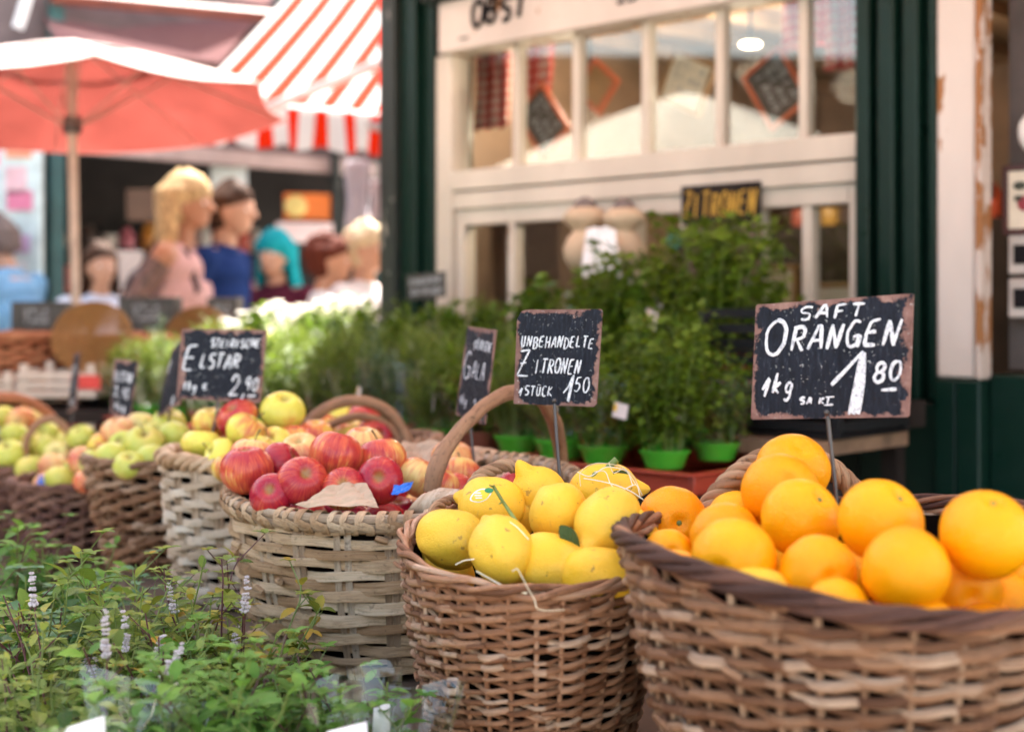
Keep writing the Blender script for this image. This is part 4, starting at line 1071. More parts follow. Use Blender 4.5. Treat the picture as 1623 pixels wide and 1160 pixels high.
# right hand post, fluted
m = MB()
for (a,b,t) in ((.737,.775,.050),(.777,.80,.02),(.802,.845,.058),(.847,.862,.03),(.864,.905,.052),(.907,.925,.02),(.927,.948,.045)): kbox(m,a,b,-.14,t,.985,2.16)
m.build('door_post', M['kgreen'], kx, bevel=.006)
m = MB(); kbox(m,.737,.948,-.14,.03,.02,.98); kbox(m,.95,1.003,-.02,.058,.02,1.038); kbox(m,1.006,1.065,-.02,.065,.02,1.038)
m.build('post_panel', M['kgreen'], kx, bevel=.005)
m = MB(); kbox(m,1.067,1.60,-.10,.02,.02,1.05); m.build('side_panel', M['kgreen'], kx, bevel=.005)
m = MB(); kbox(m,.9505,1.048,.0,.05,1.04,2.16); m.build('white_pilaster', M['chippy'], kx, bevel=.008)
m = MB(); kbox(m,1.049,1.064,.0,.058,1.04,2.16); m.build('chipped_strip', painted('chipped_edge', (.55,.45,.40), (.30,.13,.05), .50, .6, 22), kx, bevel=.004)
# shell and inside
m = MB(); kbox(m,-.99,3.0,-2.6,-2.55,.02,2.9); kbox(m,-.99,-.95,-2.55,-.14,.02,2.9); kbox(m,2.96,3.0,-2.55,-.14,.02,2.9); kbox(m,1.7,2.96,-.10,-.05,.02,2.16)
m.build('back_walls', M['kin'], kx)
m = MB(); kbox(m,-.95,2.96,-2.55,-.14,2.22,2.26)
for i in range(12): kbox(m,-.9+i*.32,-.84+i*.32,-2.54,-.15,2.17,2.219)
m.build('ceiling_boards', simple('ceiling_boards', (.36,.24,.15), .6, .3, 6), kx)
m = MB(); kbox(m,-1.0,3.0,-2.6,.2,2.905,2.96); m.build('roof', M['kgreen2'], kx)
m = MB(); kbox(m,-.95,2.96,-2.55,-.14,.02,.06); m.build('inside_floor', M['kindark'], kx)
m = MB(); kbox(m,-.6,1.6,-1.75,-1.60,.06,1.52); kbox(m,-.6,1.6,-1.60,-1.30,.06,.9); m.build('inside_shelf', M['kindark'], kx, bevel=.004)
# old lettering on the fascia, half rubbed away
fl = empty('painted_lettering', kp(-.5,.068,2.15), 'rubbed black lettering at the top of the white kiosk board', 'lettering', rot=(0,0,KROT))
for (s0,z0,w_,h_,txt,sd,wd) in ((-.075,-.082,.24,.07,'OBST',3,.010),(.38,-.055,.10,.03,'NR',4,.0035),(.50,-.10,.08,.024,'2B',5,.003),(-.13,-.125,.06,.016,'-',6,.003)):
    m = MB()
    for s_ in T(txt, s0, z0, w_, h_, .1, .03, sd):
        if len(s_) > 1: m.tube([(x_, .004, y_) for x_, y_ in s_], .001, wd, sides=6, up=(0,-1,0))
    m.build('letter', M['black'], fl)
# things inside and on the window (each its own thing)
def kthing(o, s, t, z, extra=0): o.location = kp(s,t,z); o.rotation_euler = (0,0,KROT+extra); return o
def cloth_check():
    m = NT('red_check'); x, y, z = m.sep(m.st())
    a = m.math('LESS_THAN', m.math('FRACT', m.math('MULTIPLY', x, 32.0)), .5); b = m.math('LESS_THAN', m.math('FRACT', m.math('MULTIPLY', y, 32.0)), .5)
    s_ = m.math('MULTIPLY', m.math('ADD', a, b), .5)
    m.base(m.ramp(s_, [(0,(.62,.50,.46)),(.5,(.52,.12,.10)),(1,(.42,.02,.02))])); m.p(Roughness=.9); return m.m
M['check'] = cloth_check()
def cloth(s, z0, z1, w_, t, lab):
    m = MB(); n = 14; k = 10; V = []; ST = []
    for j in range(k+1):
        for i in range(n+1):
            x = (i/n-.5)*w_; z = (z1-z0)*(j/k-1); V.append((x, .012*math.sin(i*1.3+.3*j), z)); ST.append((x+1, z+1, .5))
    F = [(j*(n+1)+i, j*(n+1)+i+1, (j+1)*(n+1)+i+1, (j+1)*(n+1)+i) for j in range(k) for i in range(n)]
    m.add(V, F, ST); o = m.build('check_cloth', M['check']); so = o.modifiers.new('solid','SOLIDIFY'); so.thickness = .002
    kthing(o, s, t, z1); return tag(o, lab, 'cloth', 'red check cloths hanging in the kiosk')
cloth(-.80, 1.80, 2.15, .17, -.25, 'red check cloth at the left end of the upper window')
cloth(-.60, 1.86, 2.15, .14, -.25, 'narrow red check cloth second from the left in the upper window')
cloth(.50, 1.86, 2.17, .15, -.32, 'red check cloth at the right end of the upper window')
cloth(.63, 1.86, 2.17, .09, -.32, 'red check cloth half hidden by the green post')
cloth(.30, 1.96, 2.17, .20, -.45, 'red check cloth high up in the fifth window pane')
M['orangeframe'] = simple('orange_frame', (.50,.10,.03), .5); M['slateplain'] = simple('slate_plain', (.05,.045,.04), .6, .5, 30)
M['woodframe'] = simple('wood_frame', (.30,.16,.06), .5)
M['printpaper'] = simple('print_paper', (.66,.58,.46), .7, .1, 20)
def framed(s, t, z, w_, h_, tilt, fm, inner, lab, cat='framed board', marks=None, name='hanging_board', group=None):
    o = empty(name, kp(s,t,z), lab, cat, group, rot=(0, R(tilt), 0)); o.rotation_euler = (Matrix.Rotation(KROT,3,'Z') @ Matrix.Rotation(R(tilt),3,'Y')).to_euler()
    b = .014; m = MB()
    m.box((-w_/2,-.008,-h_/2),(w_/2,.008,-h_/2+b)); m.box((-w_/2,-.008,h_/2-b),(w_/2,.008,h_/2)); m.box((-w_/2,-.008,-h_/2+b+.0005),(-w_/2+b,.008,h_/2-b-.0005)); m.box((w_/2-b,-.008,-h_/2+b+.0005),(w_/2,.008,h_/2-b-.0005))
    m.build('frame', fm, o, bevel=.002)
    m = MB(); m.box((-w_/2+b,-.004,-h_/2+b),(w_/2-b,.004,h_/2-b)); m.build('panel', inner, o)
    if marks: marks(o, w_, h_)
    return o
def chalkmarks(o, w_, h_, y=-.005):
    m = MB()
    for k in range(3):
        for s_ in T('OSIANR'[k:k+4], -w_*.34, h_*(.2-.22*k), w_*.7, h_*.14, .1, .05, 70+k):
            if len(s_) > 1: m.tube([(x_, y, z_) for x_, z_ in s_], .0004, .0022, sides=5, up=(0,-1,0))
    m.build('chalk_writing', M['chalkfaint'], o)
def cherries(o, w_, h_, y=-.006):
    mr = simple('print_red', (.25,.03,.04), .6); mg = simple('print_leaf', (.04,.045,.03), .6)
    m = MB()
    for (x_, z_, r_) in ((-.10,-.05,.13),(.12,-.0,.14),(.02,.12,.10),(.14,-.22,.08)): m.ellipsoid((x_*w_*1.2,y,z_*h_*1.1),(r_*w_,.0015,r_*w_),nu=12,nv=6)
    m.build('print_fruit', mr, o)
    m = MB()
    for (x_, z_, r_) in ((-.2,.2,.12),(.2,.22,.1),(-.22,.02,.09),(.0,-.3,.05)): m.ellipsoid((x_*w_,y,z_*h_),(r_*w_,.0015,r_*w_*.6),nu=10,nv=6)
    m.build('print_leaf', mg, o)
framed(-.54,-.22,1.80,.20,.15,52,M['orangeframe'],M['slateplain'],'orange framed chalkboard hanging askew in the second window pane',marks=chalkmarks)
framed(-.33,-.24,1.89,.13,.13,40,M['orangeframe'],M['woodframe'],'orange framed board behind the third window pane',marks=None)
framed(.335,-.22,1.81,.19,.15,58,M['orangeframe'],M['slateplain'],'orange framed chalkboard hanging askew in the fifth window pane',marks=chalkmarks)
framed(.03,-.22,1.86,.17,.16,25,M['woodframe'],M['printpaper'],'pale brown card hanging tilted in the fourth window pane',marks=chalkmarks)
framed(.39,-.16,1.19,.11,.26,0,M['woodframe'],M['printpaper'],'wood framed fruit print in the lower window left of the white bar','framed print',cherries,'framed_print')
framed(.54,-.18,1.16,.13,.22,0,M['woodframe'],M['printpaper'],'wood framed fruit print in the lower window right of the white bar','framed print',cherries,'framed_print')
# recess at the right edge
framed(1.147,-.03,1.45,.14,.16,0,simple('dark_frame', (.06,.02,.018), .4),M['printpaper'],'dark framed cherry print at the right edge of the photo','framed print',cherries,'framed_print')
m = MB(); m.box((0,-.0,0),(.5,.03,1.15)); o = m.build('back_board', simple('grey_board', (.09,.07,.065), .7)); kthing(o, 1.068,-.08,1.06); tag(o,'grey brown board behind the prints at the right edge','board')
for z_, lab in ((1.325,'pale switch box with a dark square, upper one at the right edge'),(1.225,'pale switch box with a dark square, lower one at the right edge')):
    o = empty('switch_box', kp(1.135,-.045,z_), lab, 'switch box', rot=(0,0,KROT)); m = MB(); m.box((-.045,-.02,-.045),(.06,.02,.045)); m.build('housing', simple('box_cream', (.48,.42,.38), .5), o, bevel=.004)
    m = MB(); m.box((-.03,-.026,-.022),(.005,-.0205,.022)); m.build('switch', M['black'], o, bevel=.002)
m = MB(); m.ellipsoid((0,0,0),(.036,.036,.05)); m.ellipsoid((.01,0,.045),(.02,.02,.02)); o = m.build('white_jug', simple('white_glaze', (.7,.68,.66), .3)); kthing(o, 1.155,-.02,1.60); tag(o,'white rounded jug on top of the dark frame at the right edge','jug')
# yellow lettered sign in the window
o = empty('fruit_sign', kp(.33,.035,1.475), 'dark board with yellow letters ZITRONEN stuck in the window', 'sign', rot=(0,0,KROT))
m = MB(); m.box((-.125,-.004,-.05),(.125,.004,.055)); m.build('board', M['kindark'], o)
m = MB()
for s_ in T('ZITRONEN', -.115, -.028, .235, .062, .08, .02, 90):
    if len(s_) > 1: m.tube([(x_, -.005, z_) for x_, z_ in s_], .0006, .0042, sides=5, up=(0,-1,0))
m.build('painted_letters', simple('yellow_paint', (.42,.23,.015), .5), o)
# poster under the sign, round green badge
m = MB(); m.box((-.145,0,-.36),(.15,.003,0)); o = m.build('window_poster', simple('poster_brown', (.16,.09,.075), .6, .8, 14)); kthing(o, .30,.022,1.42); tag(o,'dark brown mottled poster below the yellow lettered sign','poster')
m = MB(); m.lathe([(.0001,.0),(.026,.0),(.026,.006),(.0001,.006)], 20); o = m.build('round_badge', simple('badge_green', (.02,.13,.09), .4)); o.location = kp(.19,.045,1.385); o.rotation_euler = (Matrix.Rotation(KROT,3,'Z') @ Matrix.Rotation(R(90),3,'X')).to_euler(); tag(o,'small round green badge under the yellow lettered sign','badge')
# gourd shaped bundles hanging in the window
M['burlap'] = simple('pale_clay', (.55,.40,.27), .8, .12, 14, .3, 90)
for (s,z_,sc_,lab) in ((-.085,1.40,1.0,'left one of the two beige gourd shaped bundles in the window'),(.055,1.395,.95,'right one of the two beige gourd shaped bundles in the window')):
    o = empty('gourd_bundle', kp(s,.10,z_), lab, 'bundle', 'beige bundles hanging in the window', rot=(0,0,KROT)); o.scale = (sc_,)*3
    m = MB(); m.lathe([(.001,-.10),(.035,-.095),(.058,-.06),(.062,-.03),(.050,0),(.034,.018),(.040,.028),(.060,.045),(.064,.062),(.045,.082),(.015,.09),(.001,.09)], 20); m.build('bundle_body', M['burlap'], o)
    m = MB(); m.lathe([(.035,.085),(.03,.10),(.012,.112),(.001,.115)], 14); m.build('knot', simple('grey_cloth', (.18,.14,.13), .8), o)
crumple('paper_bag', 'white paper bag behind the herbs below the beige bundles', (950,400,3.85), [(920,440,3.78),(985,440,3.74),(975,362,3.80),(930,362,3.84)], M['white'], 12, 8, .01, 'paper bag')
# small dark chalk sign at the left end of the sill
o = board('small dark chalk sign at the left foot of the white window frame', [(644,436,4.35),(706,430,4.22),(706,470,4.22),(645,476,4.35)], 0, [(T('KRAEUTER', .08,.58,.8,.22,.1,.04,95),.003),(T('STEIRISCH', .1,.18,.8,.2,.1,.04,96),.003)], [(675,474,4.28),(676,500,4.28),(677,530,4.28)], slate='slateplain', chalk='chalkfaint', name='chalk_sign')
# lamps inside, lit; the third stands in for a reflection in the glass
M['lampwarm'] = emit('lamp_glow', (1.0,.80,.50), 5.0); M['lampcool'] = emit('lamp_white', (1.0,.93,.86), 5.0)
for (s,t,z_,r_,lab,mt) in ((-.11,-.75,2.06,.034,'lit round lamp inside the kiosk behind the fifth window pane','lampwarm'),(.367,-.55,1.94,.035,'small lit lamp seen in the rightmost upper pane','lampwarm'),(-.497,-.40,1.95,.05,'glowing stand-in for a reflection in the third window pane','lampcool')):
    o = empty('ceiling_lamp', kp(s,t,z_), lab, 'lamp'); m = MB(); m.ellipsoid((0,0,0),(r_,r_*.8,r_*.28)); m.build('bulb', M[mt], o); m = MB(); m.tube([(0,0,r_*.3),(0,0,2.2-z_)], .005); m.build('cord', M['black'], o)
    pl_ = bpy.data.lights.new('lamp_light', 'POINT'); pl_.energy = 2.2; pl_.shadow_soft_size = .05; pl_.color = (1,.82,.6); po = bpy.data.objects.new('lamp_light', pl_); sc.collection.objects.link(po); po.parent = o; po.location = (0,0,-r_*.35-.08)
# jars and goods on the inside shelf
cols = [(.45,.08,.04),(.55,.32,.05),(.12,.16,.05),(.40,.36,.30),(.20,.06,.10),(.55,.45,.10)]
for i in range(16):
    s = -.5+i*.13; m = MB(); h_ = .10+.05*((i*7)%5)/5; m.lathe([(.001,0),(.035,0),(.038,.01),(.038,h_*.75),(.022,h_*.88),(.022,h_),(.001,h_)], 14)
    o = m.build('jar', simple('jar_fill', cols[i%6], .25)); o.location = kp(s,-1.67,1.522); tag(o, 'jar standing on the shelf inside the dim kiosk', 'jar', 'jars on the shelf inside the kiosk')
for i,(s,w_,h_,c) in enumerate([(-.80,.18,.14,(.70,.36,.02)),(-.58,.18,.11,(.70,.38,.02)),(-.30,.12,.14,(.45,.20,.05))]):
    m = MB(); m.box((-w_/2,-.08,0),(w_/2,.08,h_)); o = m.build('goods_box', simple('goods_colour', c, .5), bevel=.01); kthing(o, s,-.55,1.56); tag(o, ['bright yellow box seen low in the second window pane','yellow box seen low in the third window pane','brown box seen low in the first window pane'][i], 'box')
m = MB(); kbox(m,-.93,.72,-.75,-.40,1.515,1.555); o = m.build('shelf_board', M['kin']); o.location = P0; o.rotation_euler = (0,0,KROT); tag(o,'shelf board inside the kiosk at transom height','shelf')
# unseen awning added above the frame to shade and tint the stall
M['awning_shade'] = fabric('shade_awning', (.78,.70,.66), transl=.22, stripes=(.30,.34,(.70,.16,.10)))
aw = empty('added_awning', kp(0,0,2.62), 'unseen red and cream striped awning added to shade the fruit stall', 'awning', rot=(0,0,KROT))
m = MB(); n = 2
m.add([(-1.9,0,.12),(3.6,0,.12),(3.6,-1.85,-.02),(-1.9,-1.85,-.02)], [(0,1,2,3)], [(10,0,0),(15.5,0,0),(15.5,3,0),(10,3,0)]); m.build('canopy', M['awning_shade'], aw)
m = MB(); m.tube([(-1.9,-1.85,-.04),(3.6,-1.85,-.04)], .015); m.tube([(-1.85,0,.09),(-1.85,-1.85,-.04)], .012); m.tube([(3.5,0,.09),(3.5,-1.85,-.04)], .012); m.build('awning_frame', M['iron'], aw)
# ---------------------------------------------------------------- herbs
def herb_foliage(kind, h, rad, n, seed, mat):
    """one bush of many leaves on thin stems; origin at the soil"""
    g = np.random.default_rng(seed); m = MB(); mats = []; rn = []
    ns = {'parsley':16,'basil':9,'dill':26,'rosemary':12}[kind]
    tv, tf = {'parsley':leafT(1,.8,3,.25,.3,.35),'basil':leafT(1,.62,4,.3,.35),'dill':leafT(1,.08,2,.2,0),'rosemary':leafT(1,.12,2,.1,0)}[kind]
    per = n//ns
    m.cm = 1
    for k in range(ns):
        a = g.random()*2*pi; q = math.sqrt(g.random()); hh = h*(1-.35*q*q)*g.uniform(.55,1.08)
        base = np.array([math.cos(a)*.035, math.sin(a)*.035, 0]); tip = np.array([math.cos(a)*rad*q*1.15, math.sin(a)*rad*q*1.15, hh])
        mid = (base+tip)/2+np.array([math.cos(a),math.sin(a),0])*rad*q*.15*-1
        t = np.linspace(0,1,6)[:,None]; P = (1-t)**2*base+2*t*(1-t)*mid+t*t*tip
        m.tube(P, [.0016,.0014,.0013,.0011,.0009,.0006], sides=4, rnd=.4, caps=False)
        for j in range(per):
            u = g.uniform(.04,1.0)**.75; c = (1-u)**2*base+2*u*(1-u)*mid+u*u*tip
            b = g.random()*2*pi; el = g.uniform(-.5,.9) if kind in ('parsley','basil') else g.uniform(.2,1.4)
            d = np.array([math.cos(b)*math.cos(el), math.sin(b)*math.cos(el), math.sin(el)])
            s_ = {'parsley':.020,'basil':.034,'dill':.05,'rosemary':.03}[kind]*g.uniform(.6,1.25)
            if kind == 'parsley': c = c+d*g.uniform(0,.03)
            mats.append(orient(c, d, (g.normal()*.4,g.normal()*.4,1), s_)); rn.append(g.random())
    m.cm = 0
    m.insts(tv, tf, np.array(mats), np.array(rn))
    return m
M['leaf_parsley'] = leafmat('parsley_leaf', (.022,.058,.006), (.16,.245,.018), transl=.35)
M['leaf_basil'] = leafmat('basil_leaf', (.028,.070,.008), (.14,.24,.022), transl=.3, rough=.35)
M['leaf_dill'] = leafmat('dill_leaf', (.05,.085,.014), (.19,.26,.04), transl=.4)
M['leaf_rosemary'] = leafmat('rosemary_leaf', (.03,.06,.03), (.12,.18,.08), transl=.2)
M['leaf_yellow'] = leafmat('yellowgreen_leaf', (.09,.14,.02), (.30,.36,.05), transl=.4)
M['potgreen'] = simple('green_pot', (.06,.36,.025), .35, .1)
M['potbrown'] = simple('terracotta_pot', (.22,.07,.04), .6, .2)
M['soil'] = simple('soil', (.03,.02,.014), .9)
M['film'] = film('clear_film', (.97,.98,.97), .05, .12)
M['filmfront'] = film('cellophane', (.98,.985,.975), .06, .09)
M['tagcard'] = simple('tag_card', (.70,.60,.56), .7, .06)
M['tagyellow'] = simple('tag_yellow', (.75,.45,.03), .6)
M['trayred'] = simple('red_tray', (.36,.045,.022), .4, .15)
def sleeve(r0, r1, h, seed, mat, parent, folds=9, points=2, z0=0.0, name='wrapper', amp=.10, sides=60, tip=.12):
    """cellophane cone, pleated, its mouth cut into points"""
    g = np.random.default_rng(seed); m = MB(); k = 10; a = np.linspace(0, 2*pi, sides, endpoint=False); ph = g.random(4)*6.28
    V = []
    for j in range(k+1):
        t = j/k
        rr = (r0+(r1-r0)*t)*(1+amp*t*(np.abs(np.sin(folds/2*a+ph[0]))-.5)+.05*t*np.sin(3*a+ph[1]+t*2))
        z = z0+h*t*(1+tip*(np.abs(((a*points/2+ph[2])/pi)%1-.5)*2-.3)*t)
        V.append(np.stack([rr*np.cos(a), rr*np.sin(a), z+0*a], -1))
    V = np.concatenate(V); F = [(j*sides+i, j*sides+(i+1)%sides, (j+1)*sides+(i+1)%sides, (j+1)*sides+i) for j in range(k) for i in range(sides)]
    m.add(V, F); return m.build(name, mat, parent)
def make_pot(kind, h, rad, n, seed, potm, wrap, tagk, rpot=.056, hp=.040):
    o = empty('potted_herb', (0,0,0), 'herb', 'potted herb')
    m = MB(); m.lathe([(.001,0),(rpot*.72,0),(rpot*.94,hp*.82),(rpot*1.0,hp*.82),(rpot*1.03,hp),(rpot*.96,hp),(rpot*.9,hp*.85),(.001,hp*.85)], 28); p = m.build('pot', M[potm], o)
    m = herb_foliage(kind, h, rad, n, seed, None); lf = {'parsley':'leaf_parsley','basil':'leaf_basil','dill':'leaf_dill','rosemary':'leaf_rosemary'}[kind]
    f = m.build('foliage', [M[lf], M['greenstem']], o); f.location = (0,0,hp*.85)
    kids = [p, f]
    if wrap: s_ = sleeve(rpot*.85, rad*1.15, h*.72, seed, M['film'], o, z0=hp*.2); kids.append(s_)
    if tagk:
        m = MB(); m.box((-.024,0,-.016),(.024,.0008,.016)); t = m.build('price_tag', M['tagcard'], o); t.location = (-.4*rad,-rad*1.05,hp+h*.30); t.rotation_euler = (R(-8),R(6),R(-20)); kids.append(t)
        m = MB(); m.box((-.022,-.0012,-.004),(-.012,-.0004,.012)); q = m.build('tag_mark', M['tagyellow'], t)
    return o, kids
protos = [make_pot('parsley', .24, .095, 640, 11, 'potgreen', True, True), make_pot('basil', .22, .085, 360, 12, 'potgreen', False, False),
          make_pot('dill', .22, .075, 900, 13, 'potgreen', True, False), make_pot('parsley', .30, .11, 900, 14, 'potgreen', False, True),
          make_pot('rosemary', .26, .08, 900, 15, 'potbrown', True, True), make_pot('parsley', .20, .085, 560, 16, 'potbrown', True, True)]
used = set()
kindname = ['wrapped parsley','green potted basil','feathery dill','tall parsley','slim rosemary','short brown potted parsley']
rowname = ['front herb row','second herb row','third herb row','rear shelf row','row against the window']
def place_pot(pi_, s, t, z, rz, sc_, label, group):
    o, kids = protos[pi_]
    if pi_ in used: o = copy_tree(o)
    used.add(pi_)
    o.location = kp(s,t,z); o.rotation_euler = (0,0,KROT+rz); o.scale = (sc_,)*3
    tag(o, label, 'potted herb', group); return o
ordn = ['first','second','third','fourth','fifth','sixth','seventh','eighth','ninth','tenth','eleventh','twelfth','thirteenth','fourteenth','fifteenth','sixteenth','seventeenth','eighteenth']
rows = [(.80,.875,.72,[3,0,2,2,5,2,4,2,2,5,2,2,4,2,2,2]),(.66,.885,.76,[0,3,1,2,2,5,2,2,4,2,5,2,2,2,2,4]),(.52,.895,.60,[3,1,0,5,1,2,5,2,2,4,2,2,5,2,2]),(.36,1.0,.54,[3,1,3,0,1,5,1,0,1,5,1,1,5,1]),(.20,1.02,.50,[3,3,0,1,3,1,1,0,1,5,1,5,1])]
for ri,(t,z,s0,ks) in enumerate(rows):
    for k, pk in enumerate(ks):
        s = s0-k*.135+rng.normal()*.008
        if s < -1.5: continue
        sc_ = rng.uniform(.9,1.08)
        if ri >= 3: sc_ *= 1.0+(.27 if s > .0 else -.12)
        place_pot(pk, s, t+rng.normal()*.008, z, rng.uniform(-.5,.5), sc_, '%s, %s from right in the %s' % (kindname[pk], ordn[k], rowname[ri]), rowname[ri])
# shelves and trays
hs = empty('herb_shelf', kp(0,0,0), 'dark tiered stand carrying the herb trays in front of the kiosk window', 'stand', rot=(0,0,KROT))
m = MB(); kbox(m,-1.6,.95,.44,.90,.80,.835); m.build('lower_tier', M['kindark'], hs)
m = MB(); kbox(m,-1.6,.95,.10,.44,.93,.99); m.build('upper_tier', M['kindark'], hs)
for s in (-1.5,-.5,.5,.9):
    m = MB(); kbox(m,s-.02,s+.02,.80,.84,.02,.80); m.build('leg', M['kindark'], hs)
    m = MB(); kbox(m,s-.02,s+.02,.14,.18,.02,.93); m.build('leg', M['kindark'], hs)
for i in range(5):
    s1 = .86-i*.50; s0 = s1-.47
    o = empty('plant_tray', kp((s0+s1)/2,.68,.837), 'red plastic tray, %s from the right under the herb pots' % ordn[i], 'tray', 'red trays of herb pots', rot=(0,0,KROT+R([2,-1,0,1,0][i])))
    w_ = (s1-s0)/2; m = MB(); m.box((-w_,-.21,0),(w_,.21,.006)); 
    for (a,b,c,d) in ((-w_,-.222,w_,-.211),(-w_,.211,w_,.222),(-w_-.011,-.222,-w_-.0005,.222),(w_+.0005,-.222,w_+.011,.222)): m.box((a,b,0),(c,d,.038))
    m.build('tray_body', M['trayred'], o, bevel=.003)
    m = MB(); m.box((-w_-.018,-.235,.0385),(w_+.018,-.2105,.043)); m.box((-w_-.018,.2105,.0385),(w_+.018,.235,.043)); m.box((-w_-.02,-.2102,.0385),(-w_-.0005,.2102,.043)); m.box((w_+.0005,-.2102,.0385),(w_+.02,.2102,.043)); m.build('tray_lip', M['trayred'], o, bevel=.0015)
# big hand made herbs at the right: one large wrapped pot in front row end
# black crates behind the oranges
def crate(name, lab, s, t, z, w_, d_, h_, mat, slats=4, group=None, rz=0):
    o = empty(name, kp(s,t,z), lab, 'crate', group, rot=(0,0,KROT+rz)); th = .006
    m = MB(); m.box((-w_/2,-d_/2,0),(w_/2,d_/2,.006)); 
    for x_ in (-w_/2,w_/2-.02):
        for y_ in (-d_/2,d_/2-.02): m.box((x_,y_,.0065),(x_+.02,y_+.02,h_))
    m.build('crate_frame', mat, o, bevel=.002)
    m = MB(); g_ = h_/slats
    for k in range(slats):
        z0 = .012+k*g_; z1 = z0+g_*.6
        m.box((-w_/2+.0205,-d_/2+.002,z0),(w_/2-.0205,-d_/2+.008,z1)); m.box((-w_/2+.0205,d_/2-.008,z0),(w_/2-.0205,d_/2-.002,z1)); m.box((-w_/2+.002,-d_/2+.0205,z0),(-w_/2+.008,d_/2-.0205,z1)); m.box((w_/2-.008,-d_/2+.0205,z0),(w_/2-.002,d_/2-.0205,z1))
    m.build('slats', mat, o); return o
crate('plastic_crate','black slatted plastic crate on the board behind the oranges',.80,.38,.93,.36,.3,.17,M['blackplastic'],5,'black crates')
crate('plastic_crate','black slatted plastic crate under the ORANGEN board, upper one',.80,.38,1.102,.36,.3,.10,M['blackplastic'],3,'black crates')
crate('plastic_crate','black plastic crate low behind the right end of the herb tray',.98,.62,.60,.36,.3,.2,M['blackplastic'],5,'black crates')
m = MB(); kbox(m,.66,.96,.20,.60,.895,.925); o = m.build('wooden_board', simple('board_wood', (.22,.13,.08), .7, .35, 14)); o.location = P0; o.rotation_euler = (0,0,KROT); tag(o,'worn wooden board carrying the black crates behind the oranges','board')
m = MB(); m.box((0,0,0),(.16,.10,.008)); o = m.build('red_card', simple('red_card', (.5,.06,.03), .5)); kthing(o,.60,.50,1.005); o.rotation_euler = (R(80),0,KROT); tag(o,'small red card between the herbs and the ORANGEN board','card')

# ------------- front herbs: peppermint and lemon balm in cellophane on the lower shelf
def serrated(L=1, W=.55, n=9, cup=.25, curl=.3, tooth=.10):
    """five columns across so the blade can cup and show teeth"""
    V = []; F = []
    for i in range(n+1):
        t = i/n; w_ = W*.5*(math.sin(pi*min(1,t*.93+.05))**.75); tw = w_*(1+(tooth if i%2 else -tooth)); z = -curl*t*t
        V += [(t*L-.02*(i%2),-tw,z+cup*w_*1.0),(t*L,-w_*.5,z+cup*w_*.55-.012*(i%2)),(t*L+.01,0,z),(t*L,w_*.5,z+cup*w_*.55-.012*(i%2)),(t*L-.02*(i%2),tw,z+cup*w_*1.0)]
    for i in range(n):
        for c in range(4): a = i*5+c; F.append((a,a+5,a+6,a+1))
    return np.array(V), F
def mint(h, spread, nst, seed, leaf=.030, flower=0.0, bare=.15, leaves_per=9, tall=.4, wob=.012):
    g = np.random.default_rng(seed); m = MB(); mats = []; rn = []; fl = []
    tv, tf = serrated()
    for k in range(nst):
        a = g.random()*2*pi; q = math.sqrt(g.random()); hh = h*g.uniform(1-tall,1.1)
        base = np.array([math.cos(a)*.035*q, math.sin(a)*.035*q, 0]); lean = np.array([math.cos(a+g.normal()*.5), math.sin(a+g.normal()*.5), 0])*spread*q*g.uniform(.5,1.2)
        t = np.linspace(0,1,12)[:,None]; P = base+lean*t**1.4+np.array([0,0,hh])*t+np.cumsum(g.normal(size=(12,3))*wob*.25, 0)*t
        m.cm = 1+int(g.random() < .68)
        m.tube(P, np.linspace(.0019,.0009,12), sides=6, rnd=g.random())
        a0 = g.random()*pi
        for j in range(leaves_per):
            u = bare+(1-bare)*((j+.6)/leaves_per); i = u*11; i0 = min(10,int(i)); c = P[i0]+(P[i0+1]-P[i0])*(i-i0)
            for s_ in (0, pi):
                b = a0+j*pi/2+s_+g.normal()*.15; el = g.uniform(-.45,.6) + (.5 if u > .9 else 0)
                d = np.array([math.cos(b)*math.cos(el), math.sin(b)*math.cos(el), math.sin(el)])
                size = leaf*(1.1-.62*max(0,u-.55)/.45)*g.uniform(.65,1.25)
                mats.append(orient(c+d*.004, d, (g.normal()*.25,g.normal()*.25,1), size)); rn.append(min(1,max(0,g.normal()*.28+.45+(.25 if u > .85 else 0)))) 
            if g.random() < .45:   # small side shoot
                b = a0+j*pi/2+g.normal()*.3; d = np.array([math.cos(b)*.7, math.sin(b)*.7, .7]); L = leaf*g.uniform(.6,1.3)
                m.tube([c, c+d*L], [.0009,.0006], sides=5, rnd=.5)
                for z_ in range(4):
                    b2 = b+z_*pi/2; d2 = np.array([math.cos(b2)*.8, math.sin(b2)*.8, .4]); mats.append(orient(c+d*L, d2, (0,0,1), leaf*.38*g.uniform(.7,1.2))); rn.append(g.uniform(.5,.95))
        if g.random() < flower: fl.append((P[-1], P[-1]-P[-2]))
    m.cm = 0; m.insts(tv, tf, np.array(mats), np.array(rn))
    return m, fl
M['leaf_mint'] = leafmat('mint_leaf', (.035,.085,.014), (.18,.26,.035), (.42,.38,.05), .35, .45)
M['leaf_mintpale'] = leafmat('pale_mint_leaf', (.07,.13,.025), (.25,.33,.07), (.33,.36,.07), .4, .5)
M['leaf_balm'] = leafmat('balm_leaf', (.03,.10,.018), (.13,.28,.045), (.22,.40,.06), .4, .5)
M['leaf_sage'] = leafmat('bluegreen_leaf', (.045,.11,.06), (.14,.26,.13), None, .3, .6)
M['leaf_old'] = leafmat('yellowing_leaf', (.07,.11,.015), (.20,.24,.035), (.42,.24,.03), .35, .6)
M['purplestem'] = simple('purple_stem', (.09,.025,.03), .5)
M['flower'] = simple('mint_flower', (.50,.44,.46), .8, .15, 80)
